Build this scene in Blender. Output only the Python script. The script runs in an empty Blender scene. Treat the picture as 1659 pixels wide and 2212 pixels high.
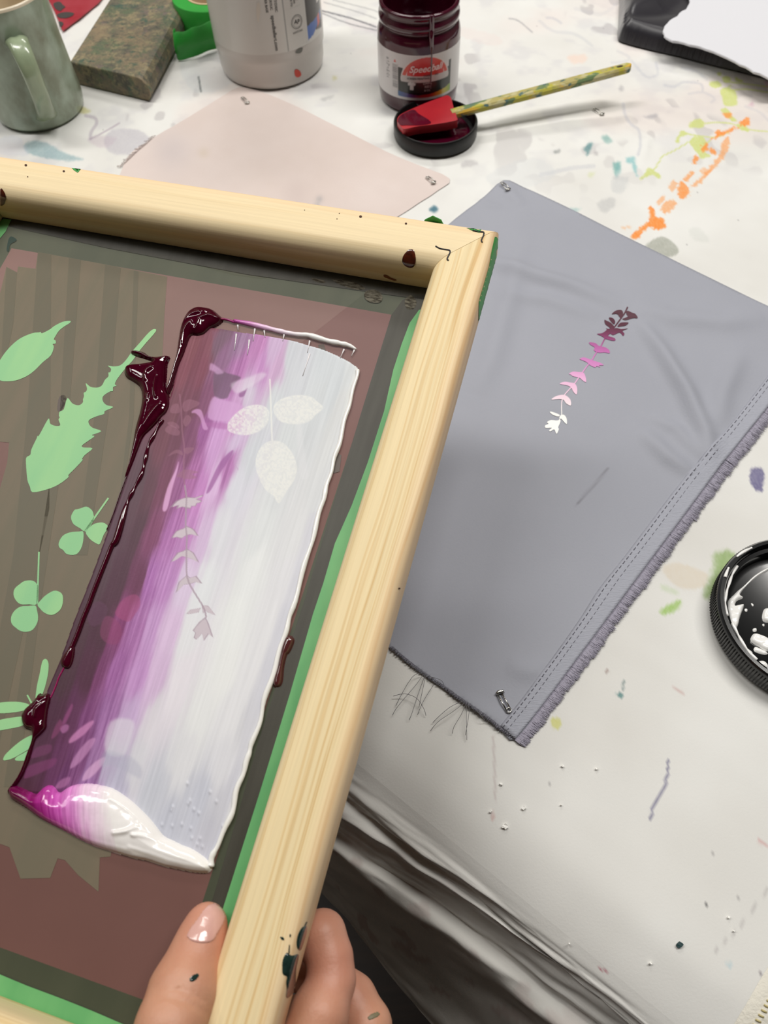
import bpy, bmesh, math, random
import numpy as np
from mathutils import Vector, Matrix
from mathutils.bvhtree import BVHTree
from mathutils.geometry import tessellate_polygon

random.seed(7); rng = np.random.default_rng(7)
scn = bpy.context.scene
COL = scn.collection
FPX, CX, CY = 1661.0, 829.5, 1106.0

# ------------------------------------------------------------------ camera pose
CAMH = 0.38
p_ = math.radians(57); r_ = math.radians(2.55)
R0 = np.array([1., 0, 0]); U0 = np.array([0, math.sin(p_), math.cos(p_)]); FW = np.array([0, math.cos(p_), -math.sin(p_)])
RT = math.cos(r_) * R0 - math.sin(r_) * U0
UP = math.cos(r_) * U0 + math.sin(r_) * R0
CAM = np.array([0, 0, CAMH])

def rays(px):
    px = np.atleast_2d(np.asarray(px, float))
    return FW + ((px[:, 0] - CX) / FPX)[:, None] * RT - ((px[:, 1] - CY) / FPX)[:, None] * UP
def G(x, y, z=0.0):
    d = rays([(x, y)])[0]; return CAM + d * ((z - CAMH) / d[2])
def Gs(px, z=0.0):
    d = rays(px); return CAM + d * ((z - CAMH) / d[:, 2])[:, None]
def D(x, y, depth):
    return CAM + rays([(x, y)])[0] * depth
def pix(P):
    q = np.atleast_2d(P) - CAM; w = q @ FW
    return np.stack([CX + FPX * (q @ RT) / w, CY - FPX * (q @ UP) / w], -1)

# ------------------------------------------------------------------ screen frame pose
SC = 1.15
def rod(w):
    w = np.array(w); th = np.linalg.norm(w); k = w / th
    K = np.array([[0, -k[2], k[1]], [k[2], 0, -k[0]], [-k[1], k[0], 0]])
    return np.eye(3) + math.sin(th) * K + (1 - math.cos(th)) * K @ K
SR = rod([-.3835, .1396, .2505]); ST = np.array([.0469, -.1157, .3132]) * SC
C2W = np.stack([RT, -UP, FW], 1)
SA = C2W @ SR
SO = CAM + C2W @ ST
def F(P):
    return np.atleast_2d(P) @ SA.T + SO
W_, H_, B_, T_ = .254 * SC, .3304 * SC, .0225 * SC, .0179 * SC
def S2(px, Z=T_):
    d = rays(px) @ SA; o = (CAM - SO) @ SA
    t = (Z - o[2]) / d[:, 2]; q = o + d * t[:, None]
    return q[:, :2]
def SX(px, X=0.0):
    d = rays(px) @ SA; o = (CAM - SO) @ SA
    t = (X - o[0]) / d[:, 0]; q = o + d * t[:, None]
    return q

# ------------------------------------------------------------------ helpers
def lin(c):
    c = np.asarray(c, float) / 255.0
    return np.where(c <= .04045, c / 12.92, ((c + .055) / 1.055) ** 2.4)
def rgba(c): return tuple(lin(c)) + (1.0,)
def cat(pts, n=8, closed=True):
    P = np.asarray(pts, float); N = len(P); out = []
    rngi = range(N) if closed else range(N - 1)
    for i in rngi:
        if closed: a, b, c, d = P[(i - 1) % N], P[i], P[(i + 1) % N], P[(i + 2) % N]
        else: a, b, c, d = P[max(i - 1, 0)], P[i], P[i + 1], P[min(i + 2, N - 1)]
        for k in range(n):
            t = k / n
            out.append(.5 * ((2 * b) + (-a + c) * t + (2 * a - 5 * b + 4 * c - d) * t * t + (-a + 3 * b - 3 * c + d) * t ** 3))
    if not closed: out.append(P[-1])
    return np.array(out)
def hsh(ix, iy, s):
    h = (ix.astype(np.int64) * 374761393 + iy.astype(np.int64) * 668265263 + s * 974634777) & 0x7fffffff
    h = ((h ^ (h >> 13)) * 1274126177) & 0x7fffffff
    return ((h ^ (h >> 16)) & 0xffff) / 65535.0
def vn(x, y, s=0):
    x = np.asarray(x, float); y = np.asarray(y, float)
    ix = np.floor(x); iy = np.floor(y); fx = x - ix; fy = y - iy
    fx = fx * fx * (3 - 2 * fx); fy = fy * fy * (3 - 2 * fy)
    ix = ix.astype(np.int64); iy = iy.astype(np.int64)
    return (hsh(ix, iy, s) * (1 - fx) + hsh(ix + 1, iy, s) * fx) * (1 - fy) + (hsh(ix, iy + 1, s) * (1 - fx) + hsh(ix + 1, iy + 1, s) * fx) * fy
def fbm(x, y, s=0, o=4):
    v = 0; a = .5; n = 0
    for i in range(o): v = v + a * vn(x * 2 ** i, y * 2 ** i, s + i); n += a; a *= .5
    return v / n
def sdf(X, Y, poly):
    """signed distance to polygon, positive inside (vectorised)"""
    P = np.asarray(poly, float); N = len(P)
    d2 = np.full(X.shape, 1e18); ins = np.zeros(X.shape, bool)
    for i in range(N):
        ax, ay = P[i]; bx, by = P[(i + 1) % N]
        ex, ey = bx - ax, by - ay; L = ex * ex + ey * ey + 1e-18
        t = np.clip(((X - ax) * ex + (Y - ay) * ey) / L, 0, 1)
        q = (X - ax - t * ex) ** 2 + (Y - ay - t * ey) ** 2
        d2 = np.minimum(d2, q)
        if abs(ey) > 1e-15:
            c = ((ay > Y) != (by > Y)) & (X < ex * (Y - ay) / ey + ax); ins ^= c
    d = np.sqrt(d2); return np.where(ins, d, -d)
def ldist(X, Y, pts):
    d2 = np.full(X.shape, 1e18); tt = np.zeros(X.shape)
    P = np.asarray(pts, float)
    for i in range(len(P) - 1):
        ax, ay = P[i]; bx, by = P[i + 1]; ex, ey = bx - ax, by - ay; L = ex * ex + ey * ey + 1e-12
        t = np.clip(((X - ax) * ex + (Y - ay) * ey) / L, 0, 1)
        q = (X - ax - t * ex) ** 2 + (Y - ay - t * ey) ** 2
        m = q < d2; d2 = np.where(m, q, d2); tt = np.where(m, (i + t) / (len(P) - 1), tt)
    return np.sqrt(d2), tt
def sstep(a, b, x):
    t = np.clip((x - a) / (b - a), 0, 1); return t * t * (3 - 2 * t)

def empty(name, loc, label, category, group=None):
    o = bpy.data.objects.new(name, None); COL.objects.link(o); o.location = tuple(loc)
    o.empty_display_size = .01
    o['label'] = label; o['category'] = category
    if group: o['group'] = group
    return o
def wloc(o):
    l = np.zeros(3)
    while o is not None: l += np.array(o.location); o = o.parent
    return l
def mesh(name, V, Fc, mat=None, parent=None, smooth=True, col=None, lc=None, loc=None, mats=None, midx=None, quads=None):
    """V in world coordinates -> one mesh object; col: per vertex linear rgb; lc: per vertex local coords for textures"""
    V = np.asarray(V, float)
    base = wloc(parent) if parent is not None else (np.array(loc) if loc is not None else np.zeros(3))
    me = bpy.data.meshes.new(name)
    if quads is not None:
        V32 = (V - base).astype(np.float32); Q = np.asarray(quads, np.int32)
        me.vertices.add(len(V)); me.vertices.foreach_set('co', V32.ravel())
        me.loops.add(Q.size); me.loops.foreach_set('vertex_index', Q.ravel())
        me.polygons.add(len(Q)); me.polygons.foreach_set('loop_start', np.arange(0, Q.size, 4, dtype=np.int32))
        me.polygons.foreach_set('loop_total', np.full(len(Q), 4, np.int32))
        me.update(calc_edges=True)
    else:
        me.from_pydata([tuple(v) for v in (V - base)], [], [tuple(int(i) for i in f) for f in Fc])
    if smooth: me.polygons.foreach_set('use_smooth', np.ones(len(me.polygons), bool))
    if col is not None:
        a = me.color_attributes.new('Col', 'FLOAT_COLOR', 'POINT')
        c = np.ones((len(V), 4), np.float32); c[:, :3] = col; a.data.foreach_set('color', c.ravel())
    if lc is not None:
        a = me.attributes.new('lc', 'FLOAT_VECTOR', 'POINT'); a.data.foreach_set('vector', np.asarray(lc, np.float32).ravel())
    if mats:
        for m in mats: me.materials.append(m)
        me.polygons.foreach_set('material_index', np.asarray(midx, np.int32))
    elif mat: me.materials.append(mat)
    o = bpy.data.objects.new(name, me); COL.objects.link(o)
    if parent is not None: o.parent = parent
    elif loc is not None: o.location = tuple(loc)
    me.validate()
    return o
def tag(o, label=None, category=None, group=None, kind=None):
    if label: o['label'] = label
    if category: o['category'] = category
    if group: o['group'] = group
    if kind: o['kind'] = kind
    return o
def fixn(o):
    bm = bmesh.new(); bm.from_mesh(o.data); bmesh.ops.recalc_face_normals(bm, faces=bm.faces[:]); bm.to_mesh(o.data); bm.free(); return o
def edgesplit(o, ang=35):
    me = o.data
    me.set_sharp_from_angle(angle=math.radians(ang)) if hasattr(me, 'set_sharp_from_angle') else None
    return o
def bevel(o, w, seg=3):
    m = o.modifiers.new('Bevel', 'BEVEL'); m.width = w; m.segments = seg; m.limit_method = 'ANGLE'; m.angle_limit = math.radians(40); return o

def lathe(prof, c, n=64, ang=(0, 2 * math.pi), caps=False):
    """prof list of (r, z); c centre. returns V, faces, lc(angle, z)"""
    V = []; Fc = []; LC = []; full = abs(ang[1] - ang[0] - 2 * math.pi) < 1e-6
    m = n if full else n + 1
    for (r, z) in prof:
        for i in range(m):
            a = ang[0] + (ang[1] - ang[0]) * i / n
            V.append((c[0] + r * math.cos(a), c[1] + r * math.sin(a), c[2] + z)); LC.append((r * math.cos(a), r * math.sin(a), z))
    for j in range(len(prof) - 1):
        for i in range(n):
            k = (i + 1) % m if full else i + 1
            Fc.append((j * m + i, j * m + k, (j + 1) * m + k, (j + 1) * m + i))
    return np.array(V), Fc, np.array(LC)
def tube(pts, rad, n=8, cap=True):
    P = np.asarray(pts, float); N = len(P); rad = np.broadcast_to(rad, (N,))
    V = []; Fc = []; up = None
    for i in range(N):
        t = P[min(i + 1, N - 1)] - P[max(i - 1, 0)]; t = t / (np.linalg.norm(t) + 1e-12)
        if up is None: up = np.cross(t, [0, 0, 1.0]); up = up if np.linalg.norm(up) > .1 else np.cross(t, [1., 0, 0])
        up = up - t * (up @ t); up /= np.linalg.norm(up) + 1e-12; s = np.cross(t, up)
        for k in range(n):
            a = 2 * math.pi * k / n; V.append(P[i] + rad[i] * (math.cos(a) * up + math.sin(a) * s))
    for i in range(N - 1):
        for k in range(n):
            Fc.append((i * n + k, i * n + (k + 1) % n, (i + 1) * n + (k + 1) % n, (i + 1) * n + k))
    if cap: Fc.append(tuple(range(n))[::-1]); Fc.append(tuple((N - 1) * n + k for k in range(n)))
    return np.array(V), Fc
def join(parts):
    V = []; Fc = []; o = 0
    for v, f in parts:
        V.append(np.asarray(v)); Fc += [tuple(i + o for i in q) for q in f]; o += len(v)
    return np.concatenate(V), Fc
def slab(poly_top, thick_vec):
    """polygon (N,3) extruded by vector"""
    P = np.asarray(poly_top, float); N = len(P)
    V = np.concatenate([P, P + np.asarray(thick_vec)])
    tris = tessellate_polygon([[Vector(p) for p in P]])
    Fc = [tuple(t) for t in tris] + [tuple(i + N for i in t[::-1]) for t in tris]
    Fc += [(i, i + N, (i + 1) % N + N, (i + 1) % N) for i in range(N)]
    return V, Fc
def grid(x0, x1, y0, y1, s):
    nx = max(2, int(round((x1 - x0) / s)) + 1); ny = max(2, int(round((y1 - y0) / s)) + 1)
    X, Y = np.meshgrid(np.linspace(x0, x1, nx), np.linspace(y0, y1, ny))
    idx = np.arange(nx * ny).reshape(ny, nx)
    Q = np.stack([idx[:-1, :-1], idx[:-1, 1:], idx[1:, 1:], idx[1:, :-1]], -1).reshape(-1, 4)
    return X.ravel(), Y.ravel(), Q
def cull(keepv, Q, *arrs):
    kq = keepv
    Q = Q[kq]; used = np.zeros(len(arrs[0]), bool); used[Q.ravel()] = True
    rm = np.cumsum(used) - 1
    return (rm[Q],) + tuple(a[used] for a in arrs)

# ------------------------------------------------------------------ materials
def nodes(m):
    m.use_nodes = True; nt = m.node_tree; return nt, nt.nodes, nt.links, nt.nodes['Principled BSDF']
def mat(name, c, rough=.6, noise=None, bump=None, spec=.5, metal=0, coat=0, attr=False, sss=0, tr=0, ior=None, lc=False):
    """noise=(scale, amount, (sx,sy,sz), colour2) ; bump=(scale, strength, (sx,sy,sz))"""
    m = bpy.data.materials.new(name); nt, N, L, b = nodes(m)
    b.inputs['Roughness'].default_value = rough; b.inputs['Metallic'].default_value = metal
    b.inputs['Specular IOR Level'].default_value = spec
    if coat: b.inputs['Coat Weight'].default_value = coat; b.inputs['Coat Roughness'].default_value = .08
    if tr: b.inputs['Transmission Weight'].default_value = tr
    if ior: b.inputs['IOR'].default_value = ior
    if sss:
        b.inputs['Subsurface Weight'].default_value = sss; b.inputs['Subsurface Radius'].default_value = (1, .35, .2); b.inputs['Subsurface Scale'].default_value = .004
    if lc: co = N.new('ShaderNodeAttribute'); co.attribute_name = 'lc'; vec = co.outputs['Vector']
    else: co = N.new('ShaderNodeTexCoord'); vec = co.outputs['Object']
    src = None
    if attr:
        a = N.new('ShaderNodeVertexColor'); a.layer_name = 'Col'; src = a.outputs['Color']
    if noise:
        mp = N.new('ShaderNodeMapping'); mp.inputs['Scale'].default_value = noise[2]; L.new(vec, mp.inputs['Vector'])
        n = N.new('ShaderNodeTexNoise'); n.inputs['Scale'].default_value = noise[0]; n.inputs['Detail'].default_value = 6; L.new(mp.outputs[0], n.inputs['Vector'])
        rp = N.new('ShaderNodeValToRGB'); rp.color_ramp.elements[0].position = .35; rp.color_ramp.elements[1].position = .65
        L.new(n.outputs['Fac'], rp.inputs['Fac'])
        mx = N.new('ShaderNodeMix'); mx.data_type = 'RGBA'
        mm = N.new('ShaderNodeMath'); mm.operation = 'MULTIPLY'; mm.inputs[1].default_value = noise[1]; L.new(rp.outputs['Color'], mm.inputs[0]); L.new(mm.outputs[0], mx.inputs['Factor'])
        if src: L.new(src, mx.inputs['A'])
        else: mx.inputs['A'].default_value = rgba(c)
        mx.inputs['B'].default_value = rgba(noise[3]); src = mx.outputs['Result']
    if src: L.new(src, b.inputs['Base Color'])
    else: b.inputs['Base Color'].default_value = rgba(c)
    if bump:
        mp = N.new('ShaderNodeMapping'); mp.inputs['Scale'].default_value = bump[2]; L.new(vec, mp.inputs['Vector'])
        n = N.new('ShaderNodeTexNoise'); n.inputs['Scale'].default_value = bump[0]; n.inputs['Detail'].default_value = 5; L.new(mp.outputs[0], n.inputs['Vector'])
        bp = N.new('ShaderNodeBump'); bp.inputs['Strength'].default_value = bump[1]; bp.inputs['Distance'].default_value = .001
        L.new(n.outputs['Fac'], bp.inputs['Height']); L.new(bp.outputs[0], b.inputs['Normal'])
    return m

# ================================================================== ROOM
floor_m = mat('dark_wood_floor', (44, 28, 18), .5, noise=(6, .8, (1, 12, 1), (22, 14, 9)), bump=(20, .2, (1, 8, 1)))
def box(name, a, b, m, kind=None, parent=None):
    x0, y0, z0 = a; x1, y1, z1 = b
    V = [(x0, y0, z0), (x1, y0, z0), (x1, y1, z0), (x0, y1, z0), (x0, y0, z1), (x1, y0, z1), (x1, y1, z1), (x0, y1, z1)]
    o = mesh(name, V, [(3, 2, 1, 0), (4, 5, 6, 7), (0, 1, 5, 4), (1, 2, 6, 5), (2, 3, 7, 6), (3, 0, 4, 7)], m, parent, smooth=False)
    if kind: o['kind'] = kind
    return o
wl = mat('painted_plaster', (176, 174, 168), .85, bump=(60, .1, (1, 1, 1))); wd = mat('dark_light_blocker', (50, 46, 42), .85, bump=(60, .1, (1, 1, 1))); cl_m = mat('ceiling_tile', (128, 126, 123), .9, bump=(80, .2, (1, 1, 1)))
box('floor', (-3, -1.3, -.80), (3, 4.0, -.75), floor_m, 'structure')
box('ceiling', (-3, -1.3, 1.95), (3, 4.0, 2.0), cl_m, 'structure')
box('wall_left', (-3.1, -1.3, -.75), (-3, 4.0, 1.95), wl, 'structure'); box('wall_right', (3, -1.3, -.75), (3.1, 4.0, 1.95), wl, 'structure')
box('wall_back', (-3, 4.0, -.75), (3, 4.1, 1.95), wl, 'structure'); box('wall_front_blocker', (-3, -1.4, -.75), (3, -1.3, 1.95), wd, 'structure')  # unseen front wall made dark and set close to block near-side light

# ------------------------------------------------------------------ tablecloth (top + overhang)
EA = G(775, 1640); EB = G(1400, 2150)                # two points of the table edge
ed = (EB - EA)[:2]; ed /= np.linalg.norm(ed)          # along edge
en = np.array([ed[1], -ed[0]])                        # outward (towards camera)
if en @ (np.array([0., 0]) - EA[:2]) < 0: en = -en
def out_dist(X, Y): return (X - EA[0]) * en[0] + (Y - EA[1]) * en[1]
def along(X, Y): return (X - EA[0]) * ed[0] + (Y - EA[1]) * ed[1]

def ridge(X, Y, pts, w, h):
    P = Gs(pts)[:, :2]
    x0, y0 = P.min(0) - 4 * w; x1, y1 = P.max(0) + 4 * w
    m = (X > x0) & (X < x1) & (Y > y0) & (Y < y1); z = np.zeros_like(X)
    if m.any():
        d, t = ldist(X[m], Y[m], P); z[m] = h * np.exp(-(d / w) ** 2) * np.sin(np.clip(t, .02, .98) * math.pi) ** .6
    return z
def cloth_h(X, Y):
    z = .0006 * (fbm(X * 14, Y * 14, 3, 3) - .5) * 2
    z += .0005 * (vn(along(X, Y) * 6, out_dist(X, Y) * 90, 5) - .5)
    z += ridge(X, Y, [(1020, 262), (1130, 245), (1260, 222), (1345, 210)], .006, .0035)
    z += ridge(X, Y, [(1060, 300), (1200, 270), (1330, 258)], .010, .002)
    z += ridge(X, Y, [(1340, 215), (1450, 235), (1560, 265)], .008, .002)
    z += ridge(X, Y, [(1350, 240), (1360, 270), (1400, 300), (1385, 360)], .004, .0015)
    z -= .011 * np.clip((out_dist(X, Y) + .036) / .036, 0, 1) ** 2
    return z - .0007
cloth_c = []   # (kind, pts, width/soft, colour, strength, noise scale)
def stain(kind, pts, col, s=1., soft=3., w=4., nz=0., ns=.1, seed=1): cloth_c.append((kind, np.array(pts, float), col, s, soft, w, nz, ns, seed))

# zoom of [1150,0,1659,560] was 3.26x
def z4(L): return [(1150 + x / 3.259, y / 3.259) for x, y in L]
GRN = (199, 207, 128); ORG = (236, 140, 66)
for L_ in ([(1325, 635), (1370, 615), (1420, 640), (1440, 690), (1440, 735), (1395, 748), (1350, 740), (1335, 690)],
           [(1105, 990), (1150, 960), (1200, 965), (1235, 1010), (1220, 1070), (1250, 1100), (1190, 1112), (1165, 1080), (1135, 1050)],
           [(1135, 850), (1180, 835), (1210, 860), (1205, 895), (1160, 900), (1105, 900), (1100, 875)],
           [(1325, 770), (1370, 765), (1400, 810), (1440, 850), (1400, 850), (1345, 800)],
           [(1340, 545), (1375, 535), (1400, 560), (1370, 580), (1345, 570)], [(1425, 545), (1470, 560), (1475, 575), (1435, 575)],
           [(1250, 580), (1300, 570), (1330, 600), (1290, 625), (1255, 605)], [(1305, 510), (1330, 510), (1325, 530), (1300, 528)],
           [(760, 1262), (790, 1220), (820, 1185), (860, 1200), (905, 1240), (890, 1258), (850, 1235), (800, 1250)],
           [(1010, 990), (1040, 930), (1065, 920), (1100, 945), (1040, 965), (1030, 1000)],
           [(1440, 870), (1500, 880), (1525, 925), (1480, 920), (1450, 900)]):
    stain('poly', cat(z4(L_), 4), GRN, .95, 1.6, nz=5, ns=.12)
for L_ in ([(1350, 575), (1500, 590), (1659, 612)], [(1380, 640), (1500, 628), (1659, 650)], [(1200, 870), (1300, 862), (1400, 870), (1450, 890)],
           [(1100, 1000), (1000, 1060), (920, 1100), (880, 1160), (850, 1200)], [(1100, 945), (1200, 960), (1300, 965), (1380, 930)], [(1480, 905), (1580, 920), (1659, 925)],
           [(1400, 600), (1380, 620), (1378, 640)], [(1230, 1010), (1250, 985)]):
    stain('line', cat(z4(L_), 5, False), GRN, .85, 1.2, 1.1, 1, .1)
for L_, s_ in (([(1460, 860), (1520, 830), (1525, 875), (1480, 885)], 1), ([(1350, 800), (1400, 795), (1400, 825), (1355, 825)], .8),
               ([(1260, 970), (1340, 925), (1450, 885), (1450, 900), (1370, 945), (1280, 975)], .95),
               ([(1190, 1030), (1230, 1010), (1240, 1040), (1290, 1060), (1280, 1085), (1230, 1065), (1195, 1070)], .9),
               ([(1120, 1130), (1150, 1100), (1170, 1110), (1145, 1150)], .9),
               ([(1290, 920), (1320, 918), (1320, 945), (1290, 948)], .8),
               ([(1065, 1265), (1120, 1210), (1140, 1210), (1095, 1275)], .7),
               ([(1020, 1340), (1045, 1280), (1085, 1300), (1100, 1340), (1120, 1350), (1060, 1400), (1020, 1370)], .85),
               ([(960, 1300), (1000, 1270), (1020, 1300), (990, 1345), (965, 1330)], .5),
               ([(905, 1470), (940, 1420), (990, 1405), (1015, 1430), (990, 1470), (940, 1505)], .6),
               ([(880, 1420), (920, 1380), (930, 1395), (895, 1440)], .5),
               ([(690, 1665), (730, 1625), (790, 1580), (830, 1530), (820, 1470), (850, 1465), (880, 1530), (925, 1545), (935, 1600), (880, 1615), (820, 1600), (770, 1640), (720, 1690)], 1),
               ([(1350, 980), (1385, 970), (1380, 1040), (1340, 1120), (1300, 1170), (1230, 1240), (1160, 1310), (1120, 1310), (1200, 1230), (1270, 1150), (1320, 1080)], .6),
               ([(1180, 1200), (1230, 1185), (1260, 1210), (1200, 1230)], .45), ([(630, 1600), (690, 1590), (695, 1605), (635, 1615)], .35)):
    stain('poly', cat(z4(L_), 4), ORG, s_, 2.2, nz=10, ns=.22)
TEAL = (92, 156, 160)
for L_, s_, c_ in (([(370, 1050), (390, 1010), (420, 1010), (410, 1050), (385, 1095), (380, 1070)], .8, (84, 130, 134)),
               ([(490, 965), (540, 960), (560, 995), (520, 1000)], .7, (120, 165, 160)),
               ([(570, 1150), (620, 1140), (610, 1200), (580, 1225)], .8, (110, 165, 160)),
               ([(660, 1110), (710, 1108), (725, 1160), (735, 1240), (715, 1200), (700, 1150), (665, 1140)], .75, (120, 180, 184)),
               ([(600, 1140), (620, 1220), (585, 1240)], .3, TEAL),
               ([(240, 1480), (300, 1465), (350, 1465), (290, 1495)], .5, (120, 170, 170)),
               ([(150, 1060), (190, 1055), (185, 1075), (155, 1075)], .6, (110, 115, 115)),
               ([(440, 1070), (465, 1070), (460, 1095), (442, 1092)], .4, (120, 115, 120)),
               ([(790, 820), (880, 805), (850, 835), (800, 835)], .45, (130, 130, 140)),
               ([(600, 625), (630, 610), (632, 640)], .55, (130, 128, 135)),
               ([(470, 1420), (560, 1390), (580, 1450), (510, 1500), (470, 1480)], .32, (150, 152, 155)),
               ([(570, 1250), (680, 1250), (640, 1350), (560, 1350)], .28, (165, 170, 175)),
               ([(250, 400), (370, 385), (370, 430), (290, 455)], .35, (240, 190, 165)),
               ([(1520, 740), (1560, 700), (1550, 740)], .4, (190, 130, 160)), ([(1630, 580), (1659, 575), (1659, 620)], .5, (190, 130, 160)),
               ([(395, 1215), (440, 1210), (430, 1240), (400, 1245)], .4, (195, 205, 140)),
               ([(1100, 1620), (1180, 1610), (1250, 1700), (1150, 1690)], .22, (180, 185, 178))):
    stain('poly', cat(z4(L_), 4), c_, s_, 4, nz=8, ns=.1)
stain('poly', cat([(1395, 530), (1430, 511), (1460, 530), (1464, 548), (1435, 557), (1400, 550)], 5), (168, 170, 160), .95, 2)
for L_, s_, w_ in (([(640, 730), (650, 800), (690, 870), (750, 920), (760, 1020), (745, 1090)], .5, 2.5), ([(700, 430), (800, 540), (880, 520), (870, 440)], .4, 2),
               ([(600, 360), (680, 400), (660, 430), (560, 440)], .3, 2), ([(930, 600), (1000, 610), (1060, 580), (1180, 590), (1200, 640)], .45, 1.8),
               ([(1050, 480), (1150, 500), (1230, 560)], .3, 2), ([(1100, 660), (1200, 650), (1280, 690), (1260, 720)], .35, 1.6), ([(100, 125), (150, 130), (200, 160)], .45, 2),
               ([(50, 150), (150, 220), (300, 240), (420, 320)], .3, 2.5), ([(60, 1230), (200, 1200), (300, 1180), (430, 1170)], .4, 4), ([(1500, 750), (1600, 790), (1659, 850)], .3, 2),
               ([(590, 30), (480, 100), (300, 60)], .2, 3)):
    stain('line', cat(z4(L_), 5, False), (165, 168, 182), s_ * .7, 2.5, w_, 3, .2)
# around the jar / bottle / mug
for L_, s_, c_ in (([(160, 245), (230, 240), (230, 262), (170, 262)], .0, (0, 0, 0)),
               ([(160, 255), (190, 250), (200, 275), (190, 290), (200, 262), (170, 262)], .0, (0, 0, 0)),
               ([(235, 285), (285, 278), (325, 300), (300, 325), (255, 335), (228, 318)], .6, (178, 174, 184)),
               ([(205, 295), (250, 298), (225, 320), (190, 305)], .35, (185, 165, 180)),
               ([(55, 310), (90, 305), (140, 330), (180, 345), (120, 345), (60, 330)], .55, (110, 150, 160)),
               ([(176, 232), (195, 238), (185, 246), (172, 244)], .6, (190, 185, 110)),
               ([(0, 300), (40, 295), (60, 335), (0, 332)], .35, (190, 195, 210)),
               ([(700, 210), (720, 205), (715, 215), (690, 216)], .5, (160, 160, 160)),
               ([(720, 165), (728, 165), (726, 172), (720, 172)], .5, (190, 185, 120)),
               ([(927, 452), (940, 445), (945, 455), (935, 460)], .95, (72, 112, 128)),
               ([(1000, 350), (1020, 345), (1030, 355), (1000, 362)], .35, (140, 135, 140)),
               ([(1060, 440), (1100, 420), (1110, 440), (1080, 450)], .3, (160, 160, 165)),
               ([(500, 90), (520, 85), (525, 100), (500, 102)], .4, (170, 160, 165)),
               ([(750, 40), (850, 60), (840, 75), (760, 60)], .2, (180, 160, 175)), ([(1000, 60), (1080, 80), (1070, 100), (1000, 80)], .2, (225, 195, 190)),
               ([(390, 130), (480, 110), (500, 180), (420, 200)], .35, (196, 202, 206)), ([(1050, 380), (1150, 340), (1200, 380), (1100, 410)], .25, (195, 200, 205))):
    if s_: stain('poly', cat(L_, 4), c_, s_, 3.5, nz=6, ns=.12)
for L_, s_, w_, c_ in (([(185, 250), (205, 255), (208, 268), (197, 285), (195, 300)], .6, 3.5, (170, 160, 172)), ([(197, 300), (225, 285), (258, 266)], .55, 1.6, (160, 145, 160)),
               ([(690, 22), (760, 40), (812, 58)], .75, 1.2, (90, 90, 96)), ([(695, 28), (750, 50), (815, 66)], .6, 1., (110, 110, 115)), ([(700, 5), (770, 25), (812, 40)], .4, 1., (120, 120, 125)),
               ([(720, 0), (800, 20), (815, 26)], .35, 1., (120, 120, 125)), ([(429, 166), (434, 198)], .85, 1.4, (100, 105, 105)), ([(1100, 40), (1120, 45), (1150, 70)], .5, 1.2, (140, 140, 145))):
    stain('line', cat(L_, 4, False), c_, s_, 1.5, w_, 1, .2)
# lower right part of the cloth
for L_, s_, c_, so in (([(1622, 1015), (1640, 1010), (1651, 1022), (1648, 1050), (1646, 1062), (1632, 1058), (1620, 1040)], .95, (110, 106, 142), 2),
               ([(1545, 1198), (1575, 1190), (1592, 1205), (1590, 1225), (1560, 1270), (1530, 1292), (1522, 1280), (1540, 1235)], .85, (140, 168, 104), 9),
               ([(1432, 1225), (1460, 1215), (1520, 1235), (1528, 1250), (1515, 1270), (1470, 1270), (1440, 1245)], .55, (214, 200, 178), 3),
               ([(1435, 1312), (1465, 1297), (1474, 1300), (1460, 1318), (1435, 1328), (1425, 1322)], .8, (150, 190, 95), 4),
               ([(1430, 1262), (1466, 1278), (1460, 1285), (1430, 1275)], .35, (175, 200, 150), 4),
               ([(1190, 1553), (1205, 1551), (1214, 1562), (1205, 1574), (1192, 1570)], .9, (206, 206, 130), 2),
               ([(1331, 1500), (1342, 1496), (1346, 1506), (1338, 1508)], .8, (70, 120, 120), 1.5), ([(1344, 1470), (1350, 1468), (1348, 1488), (1343, 1490)], .6, (110, 130, 130), 1.5),
               ([(1452, 1485), (1470, 1490), (1480, 1504), (1465, 1495)], .5, (190, 150, 145), 2), ([(1305, 1450), (1315, 1447), (1316, 1452), (1306, 1454)], .6, (150, 130, 125), 1),
               ([(1062, 1752), (1068, 1760), (1066, 1775), (1060, 1770)], .4, (190, 130, 125), 2), ([(1297, 2092), (1310, 2094), (1306, 2100), (1297, 2099)], .85, (170, 90, 105), 1),
               ([(1635, 1812), (1655, 1820), (1659, 1830), (1640, 1822)], .5, (200, 140, 140), 2), ([(1570, 2080), (1578, 2076), (1580, 2090), (1570, 2088)], .5, (170, 200, 210), 1.5),
               ([(1521, 1948), (1527, 1950), (1527, 1955), (1522, 1952)], .9, (40, 40, 45), .8), ([(1527, 2058), (1532, 2056), (1530, 2066), (1526, 2065)], .9, (50, 45, 40), .8),
               ([(1640, 2098), (1643, 2096), (1643, 2104), (1640, 2104)], .8, (90, 80, 90), .8)):
    stain('poly', cat(L_, 4), c_, s_, so, nz=so * 1.6, ns=.15)
stain('line', cat([(1444, 1645), (1438, 1690), (1425, 1720), (1410, 1745), (1406, 1768)], 4, False), (120, 118, 145), .8, 1.5, 2.6, 5, .45)
stain('line', cat([(1065, 1590), (1068, 1650), (1070, 1730)], 3, False), (170, 150, 150), .35, 2, 2)
stain('line', [(1659, 1920), (1600, 2000), (1540, 2060)], (165, 160, 160), .4, 2, 1.5)

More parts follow.
